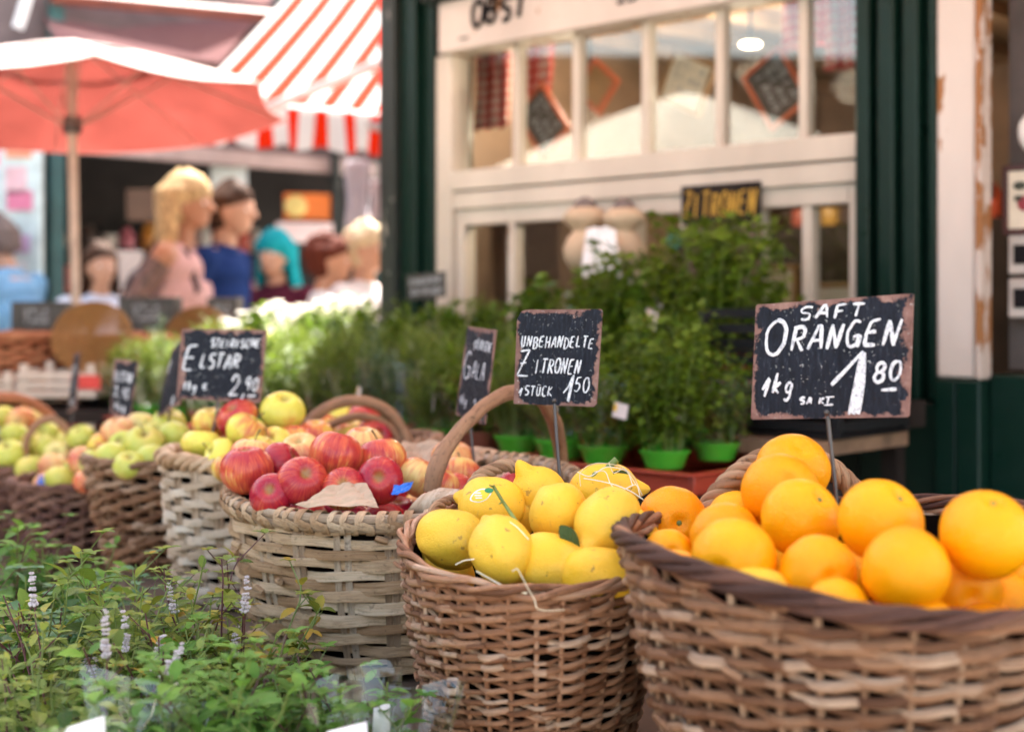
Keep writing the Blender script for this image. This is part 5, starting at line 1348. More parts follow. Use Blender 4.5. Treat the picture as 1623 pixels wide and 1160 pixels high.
def front_plant(lab, px, py_top, d, h, spread, nst, seed, leafm, leaf, flower=0, per=9, wrap=None, cat='potted herb', wob=.012, bare=.15, tall=.4):
    """py_top: where the top of the plant shows; the pot stands on the low shelf"""
    top = at(px, py_top, d); zb = top.z-h
    o = empty('potted_herb', (top.x, top.y, zb), lab, cat, 'herbs in front of the baskets')
    m, fl = mint(h, spread, nst, seed, leaf, flower, bare, per, tall, wob)
    m.build('foliage', [M[leafm], M['purplestem'], M['greenstem']], o)
    g = np.random.default_rng(seed+1)
    for (p, dr) in fl:
        q = MB(); dr = dr/np.linalg.norm(dr); L = g.uniform(.03,.055)
        q.cm = 0
        for i in range(14):
            c = p+dr*L*i/14+np.array([0,0,.0]); rr = .0048*(1-.04*i)*g.uniform(.75,1.2); c = c+g.normal(size=3)*.0012
            for k in range(6): a = k*1.05+i*.5; q.ellipsoid(c+np.array([math.cos(a),math.sin(a),.2*math.sin(k)])*rr*.8, (rr*.42,)*3, nu=6, nv=5)
        q.build('flower_spike', M['flower'], o)
    m = MB(); rp = .055; hp = .09; m.lathe([(.001,-hp),(rp*.72,-hp),(rp,0),(rp*1.05,.0),(rp*1.05,.012),(rp*.95,.012),(rp*.9,0),(.001,0)], 24); m.build('pot', M['black'], o)
    if wrap: sleeve(.05, wrap[0], wrap[1], seed, M['filmfront'], o, folds=wrap[3] if len(wrap)>3 else 7, points=wrap[2], z0=-.05, amp=.22, tip=.22)
    return o, zb
PL = [
 ('peppermint with dark purple stems in the middle of the front herbs', 232, 898, 1.80, .30, .10, 11, 101, 'leaf_mint', .048, .05, 8, None),
 ('straggly peppermint with yellowing leaves leaning on the red apple basket', 350, 925, 1.72, .29, .11, 15, 102, 'leaf_old', .036, .03, 10, None),
 ('mint with white flower spikes at the lower left', 120, 985, 1.62, .27, .09, 15, 103, 'leaf_mintpale', .028, .22, 10, (.10,.20,2)),
 ('peppermint with pale young tips at the far left edge', 30, 945, 1.72, .28, .09, 12, 104, 'leaf_mint', .050, .05, 8, None),
 ('broad leaved sage coloured herb behind the left peppermint', 75, 900, 2.05, .27, .12, 15, 105, 'leaf_sage', .052, 0, 8, None),
 ('bright green herb at the left edge below the baskets', 15, 838, 2.35, .25, .13, 18, 106, 'leaf_balm', .046, 0, 9, None),
 ('bushy green mint in front of the dark willow basket', 118, 872, 2.26, .23, .10, 15, 107, 'leaf_balm', .042, 0, 9, None),
 ('thin mint growing between two wicker baskets', 200, 902, 2.10, .22, .08, 12, 108, 'leaf_sage', .038, 0, 8, None),
 ('lemon balm wrapped in cellophane at the bottom centre', 500, 1082, 1.52, .20, .09, 18, 109, 'leaf_balm', .046, 0, 7, (.10,.17,2,5)),
 ('lemon balm with crinkled leaves left of the wrapped one', 395, 1045, 1.62, .20, .11, 20, 110, 'leaf_balm', .044, 0, 7, None),
 ('pale mint in cellophane at the bottom left corner', 40, 1030, 1.46, .22, .09, 16, 111, 'leaf_mintpale', .027, .06, 10, (.10,.17,2,5)),
 ('wrapped lemon balm at the bottom left of centre', 290, 1078, 1.40, .18, .09, 18, 112, 'leaf_balm', .044, 0, 7, (.10,.165,2,5)),
 ('green stemmed mint filling the gap behind the flower spikes', 180, 965, 1.72, .25, .11, 17, 113, 'leaf_mintpale', .034, .12, 10, None),
 ('crinkly mint at the foot of the red apple basket', 320, 985, 1.66, .25, .11, 18, 114, 'leaf_old', .034, .05, 10, None),
 ('dark green mint behind the cellophane bags', 455, 1072, 1.70, .20, .09, 14, 115, 'leaf_balm', .040, 0, 8, None),
 ('small mint at the left behind the white label', 150, 1050, 1.52, .20, .09, 16, 116, 'leaf_mintpale', .028, .06, 10, None),
 ('leafy peppermint below the pale thick rimmed basket', 285, 955, 1.92, .24, .11, 15, 117, 'leaf_mint', .042, 0, 9, None),
 ('dense mint in the shade between the front herbs and the willow baskets', 150, 935, 1.98, .24, .12, 17, 118, 'leaf_balm', .044, 0, 9, None),
 ('lemon balm under the flower spikes near the white label', 230, 1050, 1.56, .20, .10, 18, 119, 'leaf_balm', .042, 0, 8, None),
 ('lemon balm low between the wrapped pot and the label', 425, 1092, 1.46, .17, .09, 15, 120, 'leaf_balm', .044, 0, 7, None),
 ('small wrapped balm with one leaf sticking out beside the lemon basket', 565, 1078, 1.50, .19, .05, 9, 121, 'leaf_balm', .040, 0, 7, (.075,.15,2,5))]
zbs = []
for p in PL:
    o, zb = front_plant(p[0], p[1], p[2], p[3], p[4], p[5], p[6], p[7], p[8], p[9], p[10], p[11], p[12]); zbs.append(zb)
# empty cellophane sleeve at the foot of the lemon basket
for (lab,px,py,d,r1,h,sd) in (('empty clear cellophane sleeve at the foot of the lemon basket',640,1105,1.46,.065,.10,201),('clear cellophane point between two wrapped balms',555,1098,1.44,.06,.10,202),('crumpled cellophane sleeve right of the white label',190,1110,1.33,.07,.14,203)):
    t = at(px,py,d); o = sleeve(.03, r1, h, sd, M['filmfront'], None, folds=5, points=2, amp=.22, tip=.28, name='cellophane_sleeve'); o.location = (t.x,t.y,t.z-h); tag(o, lab, 'sleeve')
for (lab,c,pts) in (('white label card at the bottom left corner of the herbs',(125,1150,1.28),[(92,1175,1.27),(168,1180,1.27),(165,1134,1.28),(108,1152,1.28)]),('white label card in cellophane at the bottom centre',(560,1150,1.36),[(490,1180,1.35),(584,1180,1.35),(581,1143,1.36),(520,1158,1.36)]),('white tag behind the wrapped balm',(235,1060,1.6),[(228,1125,1.58),(250,1125,1.58),(255,1062,1.6),(236,1066,1.6)]),('white card in the dark sleeve by the lemon basket',(610,1120,1.5),[(590,1165,1.48),(618,1165,1.48),(618,1112,1.5),(592,1122,1.5)])):
    L0 = np.array(at(*c)); m = MB(); V = [np.array(at(*q))-L0 for q in pts]; m.add(V, [(0,1,2,3)]); o = m.build('label_card', M['white']); o.location = L0; s_ = o.modifiers.new('s','SOLIDIFY'); s_.thickness = .0006; tag(o, lab, 'label')
# straw thread standing out of the herbs
strands('pale raffia thread curling out of the front herbs', 'raffia_thread', [[(228,1150,1.4),(240,1135,1.4),(246,1110,1.4),(262,1092,1.4),(282,1082,1.4)]], .0008, at(250,1110,1.4))

# ---------------------------------------------------------------- stall tables
M['tablewood'] = simple('table_wood', (.10,.065,.045), .7, .3, 10)
tb = empty('stall_table', (0,0,0), 'dark wooden stall table carrying the row of baskets', 'table')
m = MB()
def prism(m, poly, z0, z1):
    n = len(poly); V = [(x,y,z0) for x,y in poly]+[(x,y,z1) for x,y in poly]
    m.add(V, [tuple(reversed(range(n))), tuple(range(n,2*n))]+[(i,(i+1)%n,(i+1)%n+n,i+n) for i in range(n)], [(v[0],v[1],.5) for v in V])
prism(m, [(.05,1.02),(.95,1.05),(.80,1.95),(.10,3.2),(-.75,3.25),(-.78,2.70),(-.25,1.85)], TZ-.04, TZ-.001); m.build('table_top', M['tablewood'], tb, bevel=.003)
for (x,y) in ((.15,1.1),(.85,1.15),(-.68,2.75),(.05,3.1)):
    m = MB(); m.box((x-.025,y-.025,.0),(x+.025,y+.025,TZ-.041)); m.build('leg', M['tablewood'], tb)
tb = empty('side_table', (0,0,0), 'low wooden bench carrying the two dark baskets at the left', 'bench')
m = MB(); prism(m, [(-.79,2.9),(-.79,3.5),(-1.0,3.95),(-1.6,3.95),(-1.6,3.5),(-1.1,2.95)], .56, .599); m.build('bench_top', M['tablewood'], tb)
for (x,y) in ((-.82,3.0),(-1.05,3.85),(-1.5,3.6)):
    m = MB(); m.box((x-.02,y-.02,.0),(x+.02,y+.02,.559)); m.build('leg', M['tablewood'], tb)
bx = at(0,0,1)
fs = empty('herb_bench', (0,0,0), 'low dark bench under the herbs in front of the baskets', 'bench')
m = MB(); prism(m, [(-.02,1.15),(-.06,1.40),(-.45,1.92),(-.82,2.72),(-1.4,2.72),(-1.1,1.15)], .36, .40); m.build('bench_top', M['tablewood'], fs)
for (x,y) in ((-.1,1.2),(-1.0,1.2),(-1.25,2.6),(-.85,2.6)):
    m = MB(); m.box((x-.02,y-.02,.0),(x+.02,y+.02,.359)); m.build('leg', M['tablewood'], fs)
# every front pot stands on a box of its own height
for p, zb in zip(PL, zbs):
    t = at(p[1], p[2], p[3])
    hgt = zb-.09-.401
    if hgt > .004:
        m = MB(); m.box((-.045,-.045,0),(.045,.045,hgt-.001)); o = m.build('pot_riser', M['blackplastic'], bevel=.003); o.location = (t.x,t.y,.401)
        tag(o, 'black plastic riser block under a front herb pot', 'riser', 'risers under the front herbs')
# ---------------------------------------------------------------- street, umbrella, awning, stall behind, people
def ground_mat():
    m = NT('paving'); o = m.obj()
    b = m.n('TexBrick'); m.set(b.inputs['Vector'], o); b.inputs['Scale'].default_value = 3.0; b.inputs['Color1'].default_value = (.23,.21,.19,1); b.inputs['Color2'].default_value = (.32,.29,.26,1); b.inputs['Mortar'].default_value = (.12,.11,.10,1); b.inputs['Mortar Size'].default_value = .012
    n = m.noise(o, 2.5, 6); m.base(m.mix(m.math('MULTIPLY', n, .5), b.outputs[0], (.20,.18,.16))); m.p(Roughness=.85); m.bump(b.outputs['Fac'], .3, .01); return m.m
m = MB(); m.add([(-60,-30,0),(60,-30,0),(60,120,0),(-60,120,0)], [(0,1,2,3)]); o = m.build('ground', ground_mat(), smooth=False); tag(o, 'grey paved market ground', None, None, 'structure'); 
# parasol at the left
M['parasol_top'] = fabric('parasol_sunlit', (.66,.58,.56), (.70,.45,.42), .35)  # top layer whitened: sun glare on the red cloth put into its colour
M['parasol_in'] = fabric('parasol_underside', (.42,.12,.10), (.42,.15,.13), .6)
M['creamfab'] = fabric('cream_fabric', (.82,.78,.68), (.85,.75,.6), .3)
M['polewood'] = simple('pole_wood', (.50,.38,.30), .5, .2, 12)
M['ribpale'] = simple('rib_pale', (.42,.25,.20), .5)
def parasol(name, lab, loc, tilt, r, z_rim, rise, sides, mt, ml, zb=0, valance=.0, rot0=0, pr=.024):
    o = empty(name, (loc[0],loc[1],0), lab, 'parasol', rot=tilt)
    def canopy(off):
        m = MB(); k = 5; V = [(0,0,z_rim+rise-off)]; F = []
        nsub = 6; tot = sides*nsub
        for j in range(1,k+1):
            t = j/k
            for i in range(tot):
                a = 2*pi*i/tot+rot0; f = (i%nsub)/nsub; mid = math.sin(pi*f)
                rr = r*t*(math.cos(pi/sides)/math.cos(((i%nsub)/nsub-.5)*2*pi/sides))*(1-.03*mid*t)
                V.append((rr*math.cos(a), rr*math.sin(a), z_rim+rise*(1-t**1.15)-.02*mid*t-off))
        for i in range(tot): F.append((0,1+i,1+(i+1)%tot))
        for j in range(k-1):
            for i in range(tot): a=1+j*tot; F.append((a+i,a+tot+i,a+tot+(i+1)%tot,a+(i+1)%tot))
        if valance and off == 0:
            b = len(V)
            for i in range(tot): x,y,z = V[1+(k-1)*tot+i]; V.append((x*1.005,y*1.005,z-valance))
            for i in range(tot): a=1+(k-1)*tot; F.append((a+i,b+i,b+(i+1)%tot,a+(i+1)%tot))
        m.add(V, F); return m
    canopy(0).build('canopy', mt, o); 
    if ml: canopy(.006).build('backing', ml, o)
    m = MB(); m.tube([(0,0,zb),(0,0,z_rim+rise-.02)], pr, sides=14); m.build('pole', M['polewood'], o)
    for i in range(sides):
        a = 2*pi*i/sides+rot0; m = MB()
        m.tube([(math.cos(a)*r*t, math.sin(a)*r*t, z_rim+rise*(1-t**1.15)-.012) for t in (.03,.3,.6,.97)], .004, sides=6)
        m.tube([(.03*math.cos(a),.03*math.sin(a),z_rim-.06),(math.cos(a)*r*.45, math.sin(a)*r*.45, z_rim+rise*(1-.45**1.15)-.02)], .004, sides=6); m.build('rib', M['ribpale'], o)
    if ml:
        m = MB(); aa = np.linspace(0,2*pi,48,endpoint=False); rr_ = r*.36; m.tube(np.stack([rr_*np.cos(aa+rot0), rr_*np.sin(aa+rot0), z_rim+rise*(1-.36**1.15)-.012+0*aa], -1), .003, .016, sides=6, closed=True, up=(0,0,1), caps=False); m.build('vent_band', simple('vent_band', (.20,.09,.09), .8), o)
    m = MB(); m.lathe([(.026,-.09),(.036,-.09),(.036,-.03),(.026,-.03)], 14, c=(0,0,z_rim)); m.build('runner', M['iron'], o)
    m = MB(); m.lathe([(.001,0),(.25,0),(.25,.06),(.06,.09),(.04,.3),(.03,.3)], 20); m.build('base', M['iron'], o)
    return o
parasol('parasol', 'faded pink red parasol on a wooden pole at the left', (-1.575,5.2), (R(-4.2),R(-2.4),0), .825, 1.955, .27, 8, M['parasol_top'], M['parasol_in'], rot0=R(22.5), pr=.018)
parasol('parasol', 'large cream parasol outside the photo that mirrors in the kiosk window', (-3.6,3.2), (0,0,0), 1.25, 1.92, .50, 8, M['creamfab'], None, rot0=R(20))
# striped awning over the street
M['stripes'] = fabric('striped_canvas', (.60,.57,.55), transl=.22, stripes=(.150,.42,(.62,.022,.004)))
A0 = Vector((-1.50,6.60,2.17)); A1 = Vector((-.20,7.42,2.17)); U = Vector((.25,1.2,.76))*1.7
o = empty('striped_awning', A0, 'red and white striped awning with scalloped valance over the street', 'awning')
L = (A1-A0); n = 60; m = MB(); V = []; ST = []
for j in range(5):
    for i in range(n+1):
        p = L*(i/n)+U*(j/4)+Vector((0,0,-.03*math.sin(pi*j/4))); V.append(p[:]); ST.append((L.length*i/n+20.06, j, .5))
m.add(V, [(j*(n+1)+i, j*(n+1)+i+1, (j+1)*(n+1)+i+1, (j+1)*(n+1)+i) for j in range(4) for i in range(n)], ST); m.build('canopy', fabric('striped_sheet', (.60,.57,.55), transl=.22, stripes=(.150,.55,(.60,.022,.004))), o)
m = MB(); V = []; ST = []; n = 150
for i in range(n+1):
    x = L.length*i/n; p = L*(i/n); dz = -.17-.035*abs(math.sin(pi*x/.225)); w_ = Vector((.02*math.sin(x*18),-.02*math.cos(x*23)*1,0))
    for k in range(4): V.append((p+w_*(k/3)+Vector((0,-.01,dz*k/3))).__getitem__(slice(None))); ST.append((x+20.06, k, .5))
m.add(V, [(i*4+k, i*4+k+1, (i+1)*4+k+1, (i+1)*4+k) for i in range(n) for k in range(3)], ST); m.build('valance', M['stripes'], o)
m = MB(); m.tube([(0,.02,.0),(L+Vector((0,.02,0)))[:]], .018, sides=8); m.build('front_bar', simple('pale_bar', (.55,.42,.40), .5), o)
m = MB(); m.tube([(at(415,176,6.5)-A0)[:], (at(660,78,5.9)-A0)[:]], .024, sides=8); m.build('folding_arm', simple('pink_bar', (.72,.45,.43), .5), o)
m = MB(); m.tube([(at(478,182,7.0)-A0)[:], (at(660,212,7.2)-A0)[:]], .028, sides=8); m.build('lower_rail', simple('grey_bar', (.30,.24,.23), .5), o)
m = MB(); m.tube([(L+Vector((0,0,-2.15)))[:], L[:]], .03, sides=8); m.tube([(L+U+Vector((0,0,-U.z-2.17)))[:], (L+U)[:]], .03, sides=8); m.tube([(U+Vector((0,0,-U.z-2.17)))[:], U[:]], .03, sides=8)
m.build('awning_post', M['kgreen2'], o)
# the row of market stalls across the street, left of the photo: it is what the window mirrors
o = empty('opposite_stalls', (-7.5,0,0), 'row of brown and green market stalls across the street, left of the photo', 'stall row')
m = MB(); m.box((-1.5,-8,0),(0,17,3.1)); m.build('stall_walls', simple('stall_brown', (.20,.12,.08), .7, .4, .7), o)
m = MB(); m.box((-.3,-8,3.105),(.9,17,3.16)); m.build('stall_roof', M['kgreen2'], o)
for k in range(10):
    m = MB(); m.box((.001,-7.4+k*2.3,.9),(.05,-6.0+k*2.3,2.2)); m.build('stall_opening', M['stalldark'] if 'stalldark' in M else M['black'], o)
    m = MB(); m.box((.051,-7.5+k*2.3,.8),(.35,-5.9+k*2.3,.9)); m.build('counter', simple('counter_tone', [(.55,.30,.06),(.4,.12,.05),(.5,.45,.35)][k%3], .6), o)
# stall behind the street: dark open front, fascia, posts
SB0 = Vector((-2.9,7.1,0)); SBd = Vector((1.2,1.1,0)).normalized(); SBn = Vector((SBd.y,-SBd.x,0)); SROT = math.atan2(SBd.y,SBd.x)
o = empty('market_stall', SB0, 'dark open market stall with a pale fascia and green posts behind the people', 'stall', rot=(0,0,SROT))
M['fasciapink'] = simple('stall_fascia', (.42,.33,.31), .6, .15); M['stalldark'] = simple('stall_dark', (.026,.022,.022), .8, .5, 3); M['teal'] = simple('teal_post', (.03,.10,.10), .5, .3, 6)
m = MB(); m.box((-.3,-.05,2.03),(2.75,.0,2.12)); m.build('fascia', M['fasciapink'], o, bevel=.006)
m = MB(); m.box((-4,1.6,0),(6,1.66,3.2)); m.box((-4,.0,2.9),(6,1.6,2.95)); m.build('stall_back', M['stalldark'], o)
m = MB(); m.box((-4,0.001,2.125),(6,.05,3.0)); m.build('stall_upper_wall', simple('upper_wall_mauve', (.12,.085,.085), .7), o)
for x in (.64,2.80,): 
    m = MB(); m.box((x-.04,-.04,0),(x+.04,.06,2.9)); m.build('stall_post', M['teal'], o, bevel=.006)
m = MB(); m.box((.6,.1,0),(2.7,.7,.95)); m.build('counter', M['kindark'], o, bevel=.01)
def sthing(ob_, x, y, z): ob_.location = SB0+SBd*x-SBn*y+Vector((0,0,z)); ob_.rotation_euler = (0,0,SROT); return ob_
gi = [(.62,.62,.65),(.5,.12,.1),(.55,.5,.42),(.10,.08,.10),(.58,.28,.08),(.16,.10,.08),(.3,.3,.34)]
for i in range(22):
    x = .70+(i%11)*.18+rng.normal()*.02; z = .951+ (i//11)*.001; y = .25+(i//11)*.25; r_ = rng.uniform(.035,.06); h_ = rng.uniform(.12,.34)
    m = MB(); m.lathe([(.001,0),(r_,0),(r_,h_*.6),(r_*.4,h_*.8),(r_*.4,h_),(.001,h_)], 12); q = m.build('bottle', simple('bottle_colour', gi[int(rng.integers(7))], .3)); sthing(q,x,y,z); tag(q,'bottle standing on the counter of the dark stall','bottle','bottles on the dark stall counter')
for z_,lab_ in ((1.30,'lower'),(1.58,'upper')):
    m = MB(); m.box((.62,1.0,z_-.03),(2.7,1.3,z_-.002)); q = m.build('goods_shelf', M['kindark']); sthing(q,0,0,0); q['label'] = lab_+' goods shelf at the back of the dark stall'; q['category'] = 'shelf'
    for i in range(15):
        x = .70+i*.135+rng.normal()*.015; r_ = rng.uniform(.03,.055); h_ = rng.uniform(.08,.2); m = MB(); c_ = [(.7,.66,.6),(.6,.1,.06),(.7,.3,.05),(.1,.07,.06),(.55,.5,.45),(.2,.12,.07),(.65,.2,.25),(.3,.35,.2)][int(rng.integers(8))]
        if i%3: m.lathe([(.001,0),(r_,0),(r_*1.05,h_*.1),(r_*1.05,h_*.7),(r_*.55,h_*.85),(r_*.55,h_),(.001,h_)], 12)
        else: m.box((-r_,-r_,0),(r_,r_,h_))
        q = m.build('stall_jar', simple('goods_tone', c_, .35)); sthing(q,x,1.12,z_); tag(q, 'jar or packet on the '+lab_+' shelf in the dark stall behind the people', 'jar', 'goods on the '+lab_+' shelf of the dark stall')
def stallsign(name, lab, px, py, d, w_, h_, c, cat='sign', extra=None, em=None):
    q = empty(name, at(px,py,d), lab, cat, rot=(0,0,SROT*.4)); m = MB(); m.box((-w_/2,0,-h_/2),(w_/2,.02,h_/2)); m.build('panel', simple(name+'_colour', c, .5, .12, 10), q, bevel=.004)
    if extra: extra(q, w_, h_)
    return q
def discx(q, w_, h_):
    m = MB(); m.ellipsoid((-w_*.28,-.012,0),(h_*.42,.008,h_*.42)); m.build('yellow_disc', simple('disc_yellow', (.75,.62,.2), .5), q)
stallsign('menu_sign', 'orange sign with a yellow disc in the stall behind the teal haired woman', 492, 328, 8.6, .32, .16, (.75,.20,.03), extra=discx)
stallsign('notice_board', 'pale blue notice panel behind the man in navy', 363, 300, 8.3, .21, .26, (.62,.72,.72))
stallsign('check_board', 'white panel with faint red checks under the orange sign', 483, 369, 8.5, .34, .12, (.80,.66,.64))
stallsign('crate_front', 'brown panel glimpsed behind the blonde woman', 232, 325, 8.0, .22, .18, (.13,.07,.04))
stallsign('pale_box', 'pale cream box on the counter behind the blonde woman', 190, 430, 7.6, .24, .22, (.62,.52,.47))
# hanging white ware and red white boards at the right of the stall
for i,(px,py,w_,h_,c,lab) in enumerate([(566,312,.13,.42,(.62,.58,.62),'pale cloth hanging beside the kiosk corner post, left one'),(600,318,.09,.24,(.66,.58,.60),'small pale cloth hanging beside the kiosk corner post'),(620,300,.07,.36,(.66,.32,.30),'red and white strip hanging nearest the corner post')]):
    m = MB(); V = []; n = 10
    for j in range(9):
        for k in range(n+1): V.append(((k/n-.5)*w_*(1+.1*math.sin(j)), .03*math.sin(k*1.7+j*.4), (.5-j/8)*h_))
    m.add(V, [(j*(n+1)+k, j*(n+1)+k+1, (j+1)*(n+1)+k+1, (j+1)*(n+1)+k) for j in range(8) for k in range(n)]); q = m.build('hanging_cloth', fabric('hung_cloth', c, transl=.2)); q.location = at(px,py,8.0); s_ = q.modifiers.new('s','SOLIDIFY'); s_.thickness = .003; tag(q, lab, 'cloth')
# dark wall right part
o = empty('far_building', (0,0,0), 'dark building wall far behind the street', 'building'); m = MB(); m.box((-5.9,13,0),(4,13.3,6)); m.build('wall', simple('far_wall', (.10,.08,.08), .8, .3, 1), o)
for i in range(4):
    m = MB(); m.box((-5+i*2,12.94,1.0),(-4+i*2,12.99,2.4)); m.build('window', simple('far_window', (.05,.07,.08), .2), o)
# mauve retracted awning over the top left
o = empty('rolled_awning', at(230,25,7.4), 'dull mauve awning cloth at the top left behind the parasol', 'awning'); A = Vector(o.location)
m = MB(); q = [(60,8,7.6),(440,-12,8.6),(350,100,8.0),(90,70,7.2)]; P = [(at(*c)-A) for c in q]; m.add([p[:] for p in P], [(0,1,2,3)]); m.build('canopy', fabric('mauve_cloth', (.20,.10,.10), transl=.15), o)
m = MB(); m.tube([(at(80,-4,7.4)-A)[:], (at(460,30,8.2)-A)[:]], .035, sides=8); m.build('roller', simple('roller_brown', (.20,.05,.03), .5), o)
m = MB(); m.tube([(at(28,45,7.0)-A)[:], (at(48,-20,7.0)-A)[:]], .03, sides=8); m.build('bracket', M['white'], o)
# poster wall far left
o = empty('poster_stand', at(20,330,7.2), 'bright poster wall with pink and white sheets at the left edge', 'poster stand'); A = Vector(o.location)
m = MB(); m.box((-.55,.0,-1.15),(.14,.05,.35)); m.build('back_panel', simple('pale_panel', (.62,.74,.74), .6), o)
pc = [(.80,.80,.82),(.75,.22,.36),(.70,.30,.18),(.80,.78,.80),(.60,.40,.62),(.78,.50,.55),(.82,.82,.84)]
for i in range(18):
    m = MB(); x = -.36+(i%3)*.16+rng.normal()*.02; z = .34-(i//3)*.15+rng.normal()*.02; m.box((x,-.01-.002*(i%3),z-rng.uniform(.09,.15)),(x+rng.uniform(.10,.15),-.002-.002*(i%3),z)); m.build('poster', simple('poster_tint', pc[i%7], .6), o)
# ------- the reddish wicker baskets, lids, crates behind the apples
def bsk2(lab, px0, px1, py, d, h, mat='redwicker'):
    a = at(px0,py,d); b = at(px1,py,d); rx = (b.x-a.x)/2; k = Bsk((a.x+b.x)/2, d+.13, a.z-h, h, rx, .14, 0, .92, .01)
    e = empty('wicker_basket', k.loc(), lab, 'basket', 'red brown wicker baskets behind the apples')
    weave_round(k, 26, 12, .0075, .006, M[mat], e, slant=.2); stakes(k, 26, .006, M[mat], e); rim_twist(k, 3, .010, .009, 14, M[mat], e); floor_disc(k, M[mat], e)
bsk2('red brown wicker basket at the left edge behind the green apples', -110, 84, 533, 4.6, .20)
bsk2('red brown wicker basket in the middle of the row behind the boards', 88, 246, 538, 4.6, .20)
bsk2('red brown wicker basket under the blonde woman, right end of the row', 250, 395, 540, 4.8, .19)
def lid(lab, px, py, d, r, tilt, mt='coil'):
    m = MB(); P = []; tt = np.linspace(0, 2*pi*13, 13*26); rr = r*tt/(2*pi*13); P = np.stack([rr*np.cos(tt), rr*np.sin(tt), .05*r*(1-(rr/r)**2)], -1); m.tube(P, r/13*.5, r/13*.42, sides=6, rnd=rng.random())
    o = m.build('coiled_tray', M['coil'], None); o.location = at(px,py,d); o.rotation_euler = tuple(R(a) for a in tilt); tag(o, lab, 'coiled tray')
M['coil'] = wicker('coil', [(.10,.04,.012),(.22,.10,.03),(.34,.17,.055),(.46,.26,.10)])
lid('round coiled straw tray leaning behind the wicker baskets at the left', 147, 533, 4.55, .130, (62,0,10))
lid('dark coiled straw tray under the man in navy', 310, 538, 4.9, .13, (66,0,-14))
for (lab,px,py,d,w_,h_) in (('black scribbled box left of the coiled tray',58,503,4.95,.18,.11),('black scribbled box right of the coiled tray',232,498,5.0,.20,.12),('black scribbled box below the man in navy',352,498,5.1,.11,.12)):
    q = empty('chalk_box', at(px,py,d), lab, 'box'); m = MB(); m.box((-w_/2,0,-h_/2),(w_/2,.12,h_/2)); m.build('box_body', M['slateplain'], q, bevel=.004); chalkmarks(q, w_*.7, h_*.8, -.002)
M['palewood'] = simple('pale_crate_wood', (.55,.45,.38), .7, .15, 12)
def wcrate(lab, px0, px1, py0, py1, d, red=None):
    a = at(px0,py1,d); b = at(px1,py0,d); q = empty('wooden_crate', ((a.x+b.x)/2, d, a.z), lab, 'crate', 'pale wooden crates at the left'); W = (b.x-a.x)/2; H = b.z-a.z; D = .28
    m = MB()
    for k in range(3):
        z0 = H*k/3+.004; z1 = H*(k+1)/3-.006; m.box((-W,0,z0),(W,.008,z1)); m.box((-W,D-.008,z0),(W,D,z1)); m.box((-W,.0085,z0),(-W+.008,D-.0085,z1)); m.box((W-.008,.0085,z0),(W,D-.0085,z1))
    m.build('slats', M['palewood'], q, bevel=.001)
    m = MB()
    for sx in (-1,1):
        for y in (.009,D-.03): m.box((sx*(W-.02)-.012,y,0),(sx*(W-.02)+.012,y+.02,H+.02))
    m.box((-W+.009,.0305,0),(W-.009,D-.031,.006)); m.build('corner_posts', M['palewood'], q)
    if red:
        m = MB(); m.box((W*red-.045,-.004,H*.35),(W*red+.045,-.001,H*.85)); m.build('red_label', simple('label_red', (.62,.04,.03), .5), q)
wcrate('pale wooden crate with a red label behind the left boards', 25, 152, 588, 632, 4.3, .75)
wcrate('long pale wooden crate under the brown wicker baskets', 156, 268, 600, 626, 4.35)
wcrate('pale wooden crate at the left edge of the photo', -70, 20, 600, 628, 4.3)
bs = empty('back_bench', (0,0,0), 'dark bench with pale legs under the crates and wicker baskets', 'bench')
a = at(-110,640,4.2); b = at(300,640,4.2); m = MB(); m.box((a.x-.3,4.22,.86),(b.x,4.68,.895)); m.build('bench_top', M['kindark'], bs)
m = MB(); m.box((a.x-.3,4.56,.905),(b.x+.1,5.2,.915)); m.build('upper_shelf', M['kindark'], bs)
for px in (-60,140,290):
    q = at(px,640,4.24); m = MB(); m.box((q.x-.02,4.23,0),(q.x+.02,4.27,.859)); m.build('leg', M['palewood'], bs)
# bright flowers and sunlit greens
def flowerbush(lab, px, py, d, r, n, seed, lm, fcol):
    g = np.random.default_rng(seed); t = at(px,py,d); q = empty('flower_bunch', (t.x,t.y,t.z-.24), lab, 'flowers')
    m = herb_foliage('basil', .22, r, 420, seed, None); m.build('foliage', [M[lm], M['greenstem']], q)
    m = MB()
    for i in range(n):
        a = g.random()*6.28; k = math.sqrt(g.random())*r*1.1; c = np.array([math.cos(a)*k, math.sin(a)*k, .20+.05*g.random()-.3*k*k/r])
        for z_ in range(5): b_ = z_*1.257; m.ellipsoid(c+np.array([math.cos(b_),math.sin(b_),0])*.010, (.010,.010,.004), nu=6, nv=4)
    m.build('blossoms', simple('blossom', fcol, .6, .05), q)
    m = MB(); m.lathe([(.001,-.1),(.06,-.1),(.08,.02),(.001,.02)], 16); m.build('pot', M['potbrown'], q)
for i,(px,py,d,c,lm,lab) in enumerate([(408,495,4.75,(.82,.80,.76),'leaf_yellow','white flowers in the sun at the left end of the herbs'),(455,480,4.9,(.84,.82,.72),'leaf_yellow','cream flowers in the sun below the teal haired woman'),(505,480,4.95,(.84,.82,.66),'leaf_yellow','pale yellow flowers in the sun below the bun haired woman'),
    (390,522,4.5,(.75,.72,.10),'leaf_yellow','yellow flowers just above the ELSTAR board'),(545,470,5.0,(.82,.82,.74),'leaf_yellow','pale flowers in the sun below the short haired woman'),(440,520,4.6,(.80,.82,.55),'leaf_yellow','sunlit yellow green bush right of the ELSTAR board'),(485,515,4.7,(.80,.82,.6),'leaf_yellow','sunlit bush between the flowers and the dill')]):
    flowerbush(lab, px, py, d, .11, 60, 300+i, lm, c)
